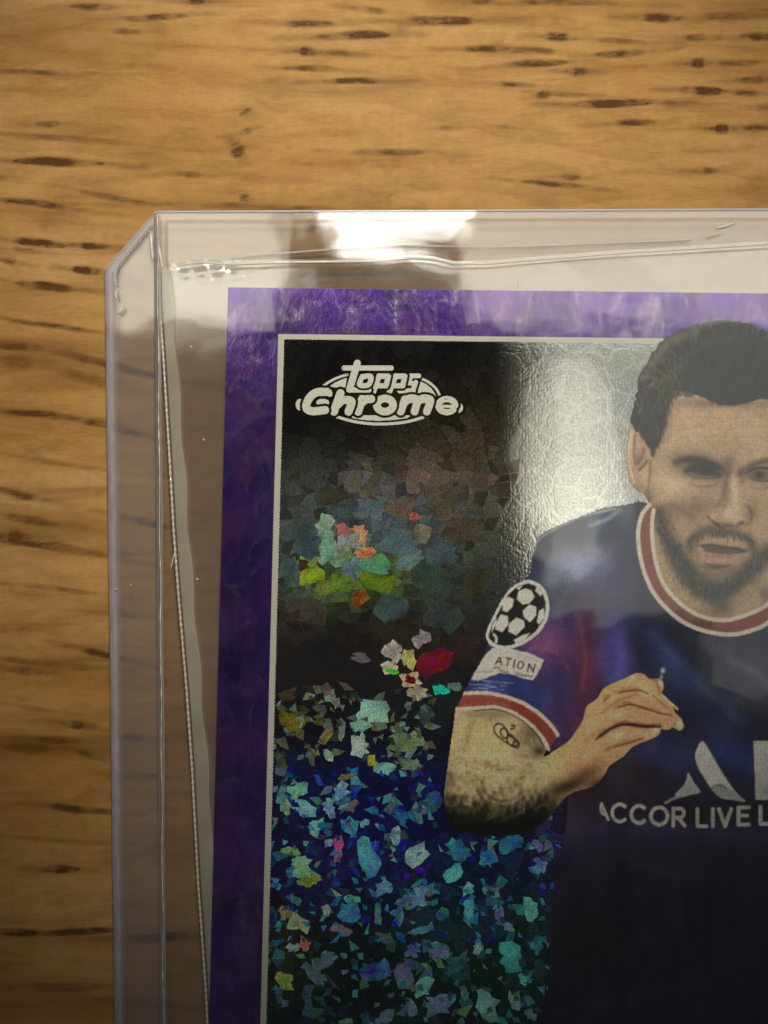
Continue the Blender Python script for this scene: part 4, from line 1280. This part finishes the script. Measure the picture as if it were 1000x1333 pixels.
GL = {'A': [[(0, 1), (.5, 0), (1, 1)], [(.2, .65), (.8, .65)]], 'T': [[(0, 0), (1, 0)], [(.5, 0), (.5, 1)]], 'I': [[(.5, 0), (.5, 1)]],
      'O': [arc(.5, .5, .5, .5, 0, 360, 22)], 'N': [[(0, 1), (0, 0), (1, 1), (1, 0)]], 'C': [arc(.5, .5, .5, .5, 48, 312, 18)],
      'R': [[(0, 1), (0, 0), (.55, 0)], arc(.55, .27, .37, .27, -90, 90, 10), [(.55, .54), (0, .54)], [(.45, .54), (1, 1)]],
      'L': [[(0, 0), (0, 1), (1, 1)]], 'V': [[(0, 0), (.5, 1), (1, 0)]], 'E': [[(1, 0), (0, 0), (0, 1), (1, 1)], [(0, .48), (.85, .48)]]}
for ch, u_, v_, w_ in (('A', 647, 855, 8), ('T', 659, 856.5, 7), ('I', 668, 859, 5), ('O', 675.5, 860.5, 7), ('N', 689, 864, 7.5)):
    T_(GL[ch], u_, v_, w_, 9.5, 1.9, INKP, shear=(-2.2, w_ * .14), clip=PT)
for (a0, b0, n_) in ((644, 868, 4), (652, 873, 5), (672, 876, 11)):
    for k in range(n_):
        a_ = a0 + k * 2.3; b_ = b0 + (a_ - a0) * .22
        if a_ < 694:
            cv.line([(a_, b_ + random.uniform(-1.2, .2)), (a_ - .6, b_ + random.uniform(.8, 2.6))], 1.3, (70, 58, 70), .7, clip=PT)
for k in range(8):
    a_ = 622 + k * 2.6
    cv.line([(a_, 874 - k * .2), (a_ + 1.5, 875)], 1.1, (120, 120, 130), .7, alpha=.7, clip=PT)
# --- chest emblem
EW = (206, 208, 202)
cv.poly([(915, 965), (908, 974), (905, 984), (909, 999), (918, 1014), (928, 1029), (940, 1039), (955, 1041), (970, 1043), (960, 1034), (950, 1021), (938, 1002), (926, 982)], EW, 1.0, label=EMBLEM, smooth=3)
cv.poly([(896, 1006), (894, 1014), (889, 1024), (879, 1034), (884, 1038), (900, 1034), (912, 1031), (904, 1020)], (190, 194, 192), 1.0, label=EMBLEM, smooth=2)
cv.line([(867, 1045), (876, 1040), (885, 1037)], 3, (150, 148, 150), 1.6, label=EMBLEM)
cv.poly([(981, 965), (1040, 963), (1042, 1041), (984, 1041), (983, 1010)], EW, 1.0, label=EMBLEM, smooth=0)
EM = [EMBLEM]
cv.poly([(924, 1026), (936, 1021), (950, 1026), (972, 1043), (940, 1043)], (142, 156, 160), 2, alpha=.8, smooth=0, clip=EM)
cv.line(arc(936, 1030, 10, 8, 200, 340), 2, (84, 92, 96), 1.2, alpha=.8, clip=EM)
cv.blob(900, 1030, 16, 7, (140, 156, 158), .6, clip=EM)
cv.blob(1000, 1030, 30, 14, (150, 160, 160), .6, clip=EM)
# --- lettering under it
LT = (196, 192, 188)
for ch, u_, v_, w_ in (('C', 797, 1047, 20), ('C', 822, 1049, 20), ('O', 847.5, 1051, 21.5), ('R', 876.5, 1052.5, 15),
                       ('L', 908, 1053, 12), ('I', 922.5, 1053, 11), ('V', 936, 1053, 16), ('E', 961.5, 1051, 13.5), ('L', 990, 1050, 12), ('O', 1008, 1049, 21), ('U', 1036, 1048, 14)):
    if ch == 'U':
        continue
    T_(GL[ch], u_, v_, w_, 22.5, 4.2, LT, label=LETTERS, soft=1.1)
cv.line([(783, 1046), (792, 1067)], 3.2, LT, 1.1, label=LETTERS)
cv.line([(783, 1046), (782, 1054), (785, 1060), (789, 1060)], 2.2, LT, 1.1, label=LETTERS)
lj = cv.noise(3, 3, 77)
mm = (cv.L == LETTERS)
cv.C[mm] *= (0.72 + .5 * lj[mm])[:, None]
# cloth weave and skin grain
gr = 1 + (cv.noise(2.2, 2.2, 31) - .5) * .22 + (cv.noise(9, 9, 32) - .5) * .14
cv.C *= gr[..., None]
gain = np.where((cv.L <= SKIN), np.where(cv.V > 850, 1.62, 1.42), 2.0)
knit = 1 + .10 * np.sin(cv.U * 1.5 + .4 * np.sin(cv.V / 9)) * np.sin(cv.V * 1.1)
fold = cv.noise(34, 60, 61) * .6 + cv.noise(14, 30, 62) * .4
gain = np.where(cv.L == SHIRT, gain * knit * (.45 + 1.1 * fold), gain)
gain = np.where(cv.L == HAIR, .85, gain)
gain = np.where(np.isin(cv.L, [COLLAR, CUFF, BADGE, PATCH, EMBLEM, LETTERS]), 1.25, gain)
lum = cv.C.mean(-1)
gain = gain * np.where(cv.L == SKIN, np.clip(lum / 0.30, .05, 1.6) ** 0.32, 1.0)
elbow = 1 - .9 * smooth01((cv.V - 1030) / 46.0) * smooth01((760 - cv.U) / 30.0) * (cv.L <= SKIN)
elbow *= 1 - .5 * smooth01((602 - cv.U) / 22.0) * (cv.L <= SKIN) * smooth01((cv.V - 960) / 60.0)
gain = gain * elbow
cool = ((cv.L == SKIN) & (cv.V > 850))[..., None] * smooth01((760 - cv.U) / 60.0)[..., None]
cv.C = cv.C * (1 + cool * (np.array([.93, 1.0, 1.16]) - 1))
face = ((cv.L == SKIN) & (cv.V < 850))[..., None]
cv.C = cv.C * (1 + face * (np.array([.97, 1.0, 1.22]) - 1))
cv.C = np.clip(cv.C * gain[..., None], 0, .86)

ZF = ZC + 0.010
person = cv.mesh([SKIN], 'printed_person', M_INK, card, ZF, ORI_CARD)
for lab, nm in ((SHIRT, 'shirt'), (HAIR, 'hair'), (COLLAR, 'collar'), (CUFF, 'sleeve_cuff'), (BADGE, 'sleeve_badge'), (PATCH, 'sleeve_patch'), (EMBLEM, 'chest_emblem'), (LETTERS, 'chest_lettering')):
    cv.mesh([lab], nm, M_INK, person, ZF, ORI_CARD)

# ------------------------------------------------------------------ brand mark
lg = Canvas(380, 608, 462, 560, 0.55)


def q(x, y):
    return (370 + x / 4.0, 450 + y / 4.0)


def Q(pts):
    return [q(*p) for p in pts]


M = np.zeros(lg.U.shape, dtype=bool)


def pen(strokes, w, gap, polys=()):
    """white strokes with a dark outline cut out of what lies behind"""
    d = np.full(lg.U.shape, 1e6)
    full = (slice(None), slice(None))
    for s in strokes:
        p = Q(s)
        p = spline(p, 6, False) if len(p) > 4 else p
        d = np.minimum(d, lg.dist(p, full, False) - w / 8.0)
    for s in polys:
        d = np.minimum(d, lg.dist(Q(s), full, True))
    global M
    M &= ~(d < gap / 4.0)
    M |= d < 0


pen([[(205, 207), (232, 188), (262, 172), (295, 159), (328, 150)]], 13, 0)
pen([], 0, 0, [[(232, 212), (262, 192), (295, 176), (326, 166), (318, 216), (262, 216)]])
pen([[(718, 172), (750, 188), (778, 210), (798, 235), (810, 262)]], 13, 0)
pen([], 0, 0, [[(704, 184), (738, 198), (765, 220), (784, 248), (790, 266), (690, 266)]])
pen([[(265, 366), (330, 386), (400, 400), (490, 407), (590, 402), (660, 390), (722, 372)]], 15, 0)
pen([], 0, 0, [[(335, 362), (660, 362), (640, 376), (570, 386), (490, 390), (410, 386), (355, 376)]])
pen([], 0, 0, [arc(80, 306, 21, 30, 0, 360, 20)])
pen([], 0, 0, [arc(908, 322, 22, 26, 0, 360, 20)])
pen([], 0, 0, [arc(200, 295, 34, 20, 0, 360, 20)])
# upper word
pen([[(650, 156), (700, 156)], [(660, 156), (645, 192), (672, 196)], [(684, 190), (670, 232)], [(600, 234), (672, 234)]], 25, 12)
pen([[(578, 158), (628, 158), (616, 208), (568, 208)], [(580, 156), (548, 238)]], 27, 12)
pen([[(492, 158), (542, 158), (530, 208), (482, 208)], [(494, 156), (464, 240)]], 27, 12)
pen([[(384, 88), (372, 130), (344, 226)], [(312, 115), (556, 115)], [(346, 230), (440, 230)]], 27, 12)
pen([[(406, 160), (450, 160), (438, 202), (392, 202), (406, 160)]], 27, 11)
pen([[(380, 90), (340, 226)]], 36, 0)
# lower word
pen([arc(846, 311, 44, 34, -4, -322, 22)], 32, 13)
pen([[(812, 314), (888, 314)]], 15, 0)
pen([[(628, 278), (606, 342)], [(622, 300), (650, 274), (684, 276), (692, 290), (678, 342)], [(690, 298), (718, 274), (752, 276), (760, 290), (742, 342)]], 40, 13)
pen([[(625, 280), (755, 280)]], 34, 0)
pen([arc(524, 308, 42, 34, 0, 360, 24)], 40, 13)
pen([[(405, 276), (384, 342)], [(398, 300), (425, 278), (452, 276)]], 42, 13)
pen([[(292, 246), (258, 342)], [(276, 306), (305, 282), (342, 284), (350, 298), (334, 342)]], 42, 13)
pen([[(226, 240), (175, 240), (138, 262), (116, 300), (118, 328), (148, 340), (212, 334)]], 42, 13)
pen([[(215, 238), (236, 250)]], 30, 0)
M &= (((lg.noise(1.6, 1.6, 4) > .06)))
lg.L[:] = M
lg.C[:] = lin((226, 228, 214))
lg.mesh([1], 'brand_logo', M_LOGO, card, ZC + 0.012, ORI_CARD)

# ------------------------------------------------------------------ soft inner sleeve
ORI_SL = np.array(W(950, 1330, 0.5)); ORI_SL[2] = 0.45
sleeve = thing('card_sleeve', 'thin soft clear sleeve with a beaded welded side, wrinkled round the card', 'card sleeve', ORI_SL)
SEAM = np.array([(206, 345), (208, 400), (213, 470), (221, 600), (226, 690), (232, 770), (243, 900), (250, 1000), (258, 1150), (268, 1290), (270, 1333), (262, 1700), (246, 2290)], float)


def seam_u(v):
    return np.interp(v, SEAM[:, 1], SEAM[:, 0])


def sleeve_top(u):
    return np.interp(u, [200, 230, 260, 300, 350, 420, 480, 540, 565, 590, 640, 700, 800, 1000, 1700],
                     [350, 346, 341, 344, 342, 341, 340, 336, 338, 344, 343, 338, 330, 318, 300])


def film(name, zbase, mat, wave, seed, dv0=0.0, nu_=170, nv_=150):
    r = np.random.default_rng(seed)
    s = np.linspace(0, 1, nu_) ** 1.25
    t = np.linspace(0, 1, nv_) ** 1.6
    Sg, Tg = np.meshgrid(s, t)
    Vt = sleeve_top(206 + Sg * 1490) + dv0
    V = Vt + Tg * (2290 - Vt)
    Ul = seam_u(V) + 3
    U = Ul + Sg * (1690 - Ul)
    near = np.exp(-(V - 340) / 70.0)
    z = zbase + wave * (near * (0.55 * np.sin(U / 61 + 1.0) + 0.25 * np.sin(U / 29.0 + V / 30) * np.exp(-U / 600.0) + .4 * np.sin((U - 2.2 * V) / 53.0))
                        + 0.18 * np.sin(U / 110.0 + V / 90.0) + .12 * np.sin(V / 140.0))
    crn = np.exp(-((U - 270) / 50.0) ** 2 - ((V - 345) / 16.0) ** 2)
    z = z + crn * wave * 1.6 * (np.sin(U / 5.5 + V / 4.0) * .5 + np.sin(U / 9.0 - V / 3.0) * .5)
    z = np.clip(z, zbase - 0.12, zbase + 0.35)
    vv_ = np.stack(W(U, V, z), -1).reshape(-1, 3)
    idx = np.arange(nu_ * nv_).reshape(nv_, nu_)
    f = np.stack([idx[1:, :-1], idx[1:, 1:], idx[:-1, 1:], idx[:-1, :-1]], -1).reshape(-1, 4)
    return new_mesh(name, vv_, f, mat, sleeve, smooth=True, origin=ORI_SL)


film('back_film', 0.56, M_FILMB, 0.02, 5, -4)
film('front_film', 1.30, M_FILM, 0.075, 6)
# milky strip inside the weld
sv = np.linspace(350, 1330, 90)
wd = np.interp(sv, [350, 400, 690, 920, 1060, 1200, 1330], [15, 17, 20, 20, 22, 18, 8])
inn = seam_u(sv) + wd
strip = [W(seam_u(a) + 4, a, 1.0) for a in sv] + [W(i_ + 1.5 * math.sin(a / 19), a, 1.05) for i_, a in zip(inn, sv)]
n_ = len(sv)
new_mesh('seam_strip', strip, [(k, k + 1, k + 1 + n_, k + n_) for k in range(n_ - 1)], M_SEAMS, sleeve, smooth=True, origin=ORI_SL)
# beaded weld
bv = np.arange(352, 1420, 2.0)
rad = 0.055 + 0.05 * (0.5 + 0.5 * np.sin(bv / 8.2 * 2 * math.pi / 1.0)) * (0.7 + .5 * np.random.default_rng(4).random(len(bv)))
tube('welded_seam', [W(seam_u(a), a, 1.05) for a in bv], .1, M_BEAD, sleeve, ORI_SL, seg=6, radii=rad)
# the two lips of the open end
lu = np.linspace(232, 1660, 240)
tube('opening_lip', [W(a, sleeve_top(a), 1.42 + .05 * math.sin(a / 40)) for a in lu], .07, M_BEAD, sleeve, ORI_SL, seg=6,
     radii=0.05 + 0.05 * (0.5 + .5 * np.sin(lu / 61 + 1)) * (lu < 660) + .01)
lu2 = np.linspace(300, 900, 140)
tube('opening_lip', [W(a, np.interp(a, [300, 350, 430, 520, 640, 760, 900], [336, 331, 325, 320, 322, 318, 312]), 0.72) for a in lu2], .07, M_RIDGE, sleeve, ORI_SL, seg=6,
     radii=0.04 + 0.03 * np.sin(lu2 / 50) ** 2)

# ------------------------------------------------------------------ rigid holder
ORI_H = np.array(W(950, 1360, 0)); ORI_H[2] = 0.0
holder = thing('card_holder', 'rigid clear plastic card holder with a clipped corner lying on the wooden table', 'card holder', ORI_H)
HWID, HHEI = 1630.0, 2174.0


def lo(v):
    return 136.0 + 0.0129 * (v - 350)


def ridge(v):
    return 204.0 + 0.0076 * (v - 280)


def hr(v):
    return lo(v) + HWID


VB = 275 + HHEI
UT = lambda u: 275 - 0.004 * (u - 200)
sheet_out = [(202, UT(202)), (700, UT(700)), (1200, UT(1200)), (hr(275) - 66, UT(1700)), (hr(350), 345), (hr(VB), VB), (lo(VB), VB), (lo(1300), 1300), (lo(800), 800), (lo(350), 350)]
slab('back_sheet', sheet_out, 0.02, 0.40, M_BACK, holder, ORI_H)
front_out = [(206, UT(206)), (700, UT(700)), (1200, UT(1200)), (hr(275) - 70, UT(1700)), (hr(VB) - 70, VB), (ridge(VB) + 3, VB), (ridge(1300) + 3, 1300), (ridge(800) + 3, 800)]
slab('front_sheet', front_out, 1.75, 2.15, M_SHEET, holder, ORI_H)
slab('side_flange', [(200, 281), (ridge(800) - 3, 800), (ridge(VB) - 3, VB), (lo(VB) + 4, VB), (lo(800) + 4, 800), (lo(352) + 5, 354), (142, 345), (194, 284)], 0.43, 0.95, M_FLANGE, holder, ORI_H)
slab('side_flange', [(hr(275) - 64, 281), (hr(350) - 4, 350), (hr(VB) - 4, VB), (hr(VB) - 66, VB)], 0.43, 0.95, M_FLANGE, holder, ORI_H)
ev = np.linspace(350, VB, 160)
er = np.random.default_rng(9)
eo = 1.2 * np.sin(ev / 31.0) * .3 + .5 * er.random(len(ev))
ribbon('cut_edge', [W(lo(a) - .5 + o_ * .5, a, 0.60) for a, o_ in zip(ev, eo)], [W(lo(a) + 19 + o_, a, 0.97) for a, o_ in zip(ev, eo)], M_MOULD, holder, ORI_H,
       [(0, -.15, .35), (.06, 0, .75), (.3, .10, .78), (.48, .10, .62), (.62, .06, .30), (.8, .02, .12), (1, 0, 0)])
ch = spline([(137, 352), (140, 345), (150, 334), (169, 312), (188, 290), (198, 279), (203, 275)], 6, False)
chi = spline([(150, 358), (152, 351), (160, 341), (177, 321), (194, 300), (203, 289), (207, 284)], 6, False)
ribbon('clipped_corner_edge', [W(a, b_, .6) for a, b_ in ch], [W(a, b_, .97) for a, b_ in chi], M_MOULD, holder, ORI_H,
       [(0, -.1, .5), (.12, 0, .75), (.25, .08, .35), (.45, .08, .25), (.62, .05, .65), (.8, .02, .35), (1, 0, 0)])
ch2 = [(150, 372), (150, 356), (154, 344), (165, 329), (180, 311), (196, 292)]
tube('corner_crease', [W(a, b_, .95) for a, b_ in spline(ch2, 6, False)], .07, M_RIDGE, holder, ORI_H, seg=6)
rv_ = np.linspace(278, VB, 220)
rw = .8 * np.sin(rv_ / 47.0) * .5 + .6 * er.random(len(rv_))
ribbon('weld_ridge', [W(ridge(a) - 4, a, 1.0) for a in rv_], [W(ridge(a) + 5 + o_, a, 2.1) for a, o_ in zip(rv_, rw)], M_MOULD2, holder, ORI_H,
       [(0, 0, 0), (.12, .1, .75), (.3, .15, .8), (.45, .15, .45), (.6, .15, .40), (.75, .12, .8), (.9, .05, .6), (1, 0, .05)])
tube('weld_bead', [W(ridge(a) + 1.0 + .5 * math.sin(a / 23), a, 2.16) for a in rv_], .03, M_BEAD, holder, ORI_H, seg=6, radii=.018 + .045 * er.random(len(rv_)) ** 3)
tu = np.linspace(205, hr(275) - 70, 120)
tube('opening_edge', [W(a, UT(a) + 1.0, 1.95) for a in tu], .08, M_RIDGE, holder, ORI_H, seg=8, flat=1.6)
# small nicks and lint scratches on the plastic
for (a0, b0, a1, b1, w_, z_) in ((153, 408, 160, 402, .10, 1.0), (222, 740, 228, 718, .035, 2.2), (159, 395, 161, 404, .06, 1.0), (196, 300, 199, 342, .10, 1.2), (150, 378, 152, 392, .09, 1.0),
                                 (207, 320, 212, 352, .09, 2.1), (674, 366, 675, 376, .04, 2.2), (248, 450, 250, 452, .05, 2.2), (264, 571, 267, 573, .04, 2.2), (256, 752, 259, 756, .05, 2.2),
                                 (930, 296, 958, 292, .08, 2.15), (150, 765, 152, 769, .05, 1.0), (170, 760, 171, 764, .05, 1.0)):
    tube('scratch', [W(a0 + (a1 - a0) * t_, b0 + (b1 - b0) * t_ + 1.2 * math.sin(t_ * 5), z_) for t_ in np.linspace(0, 1, 6)], w_, M_BEAD, holder, ORI_H, seg=5,
         radii=w_ * np.array([.3, .9, 1, .8, .9, .3]))
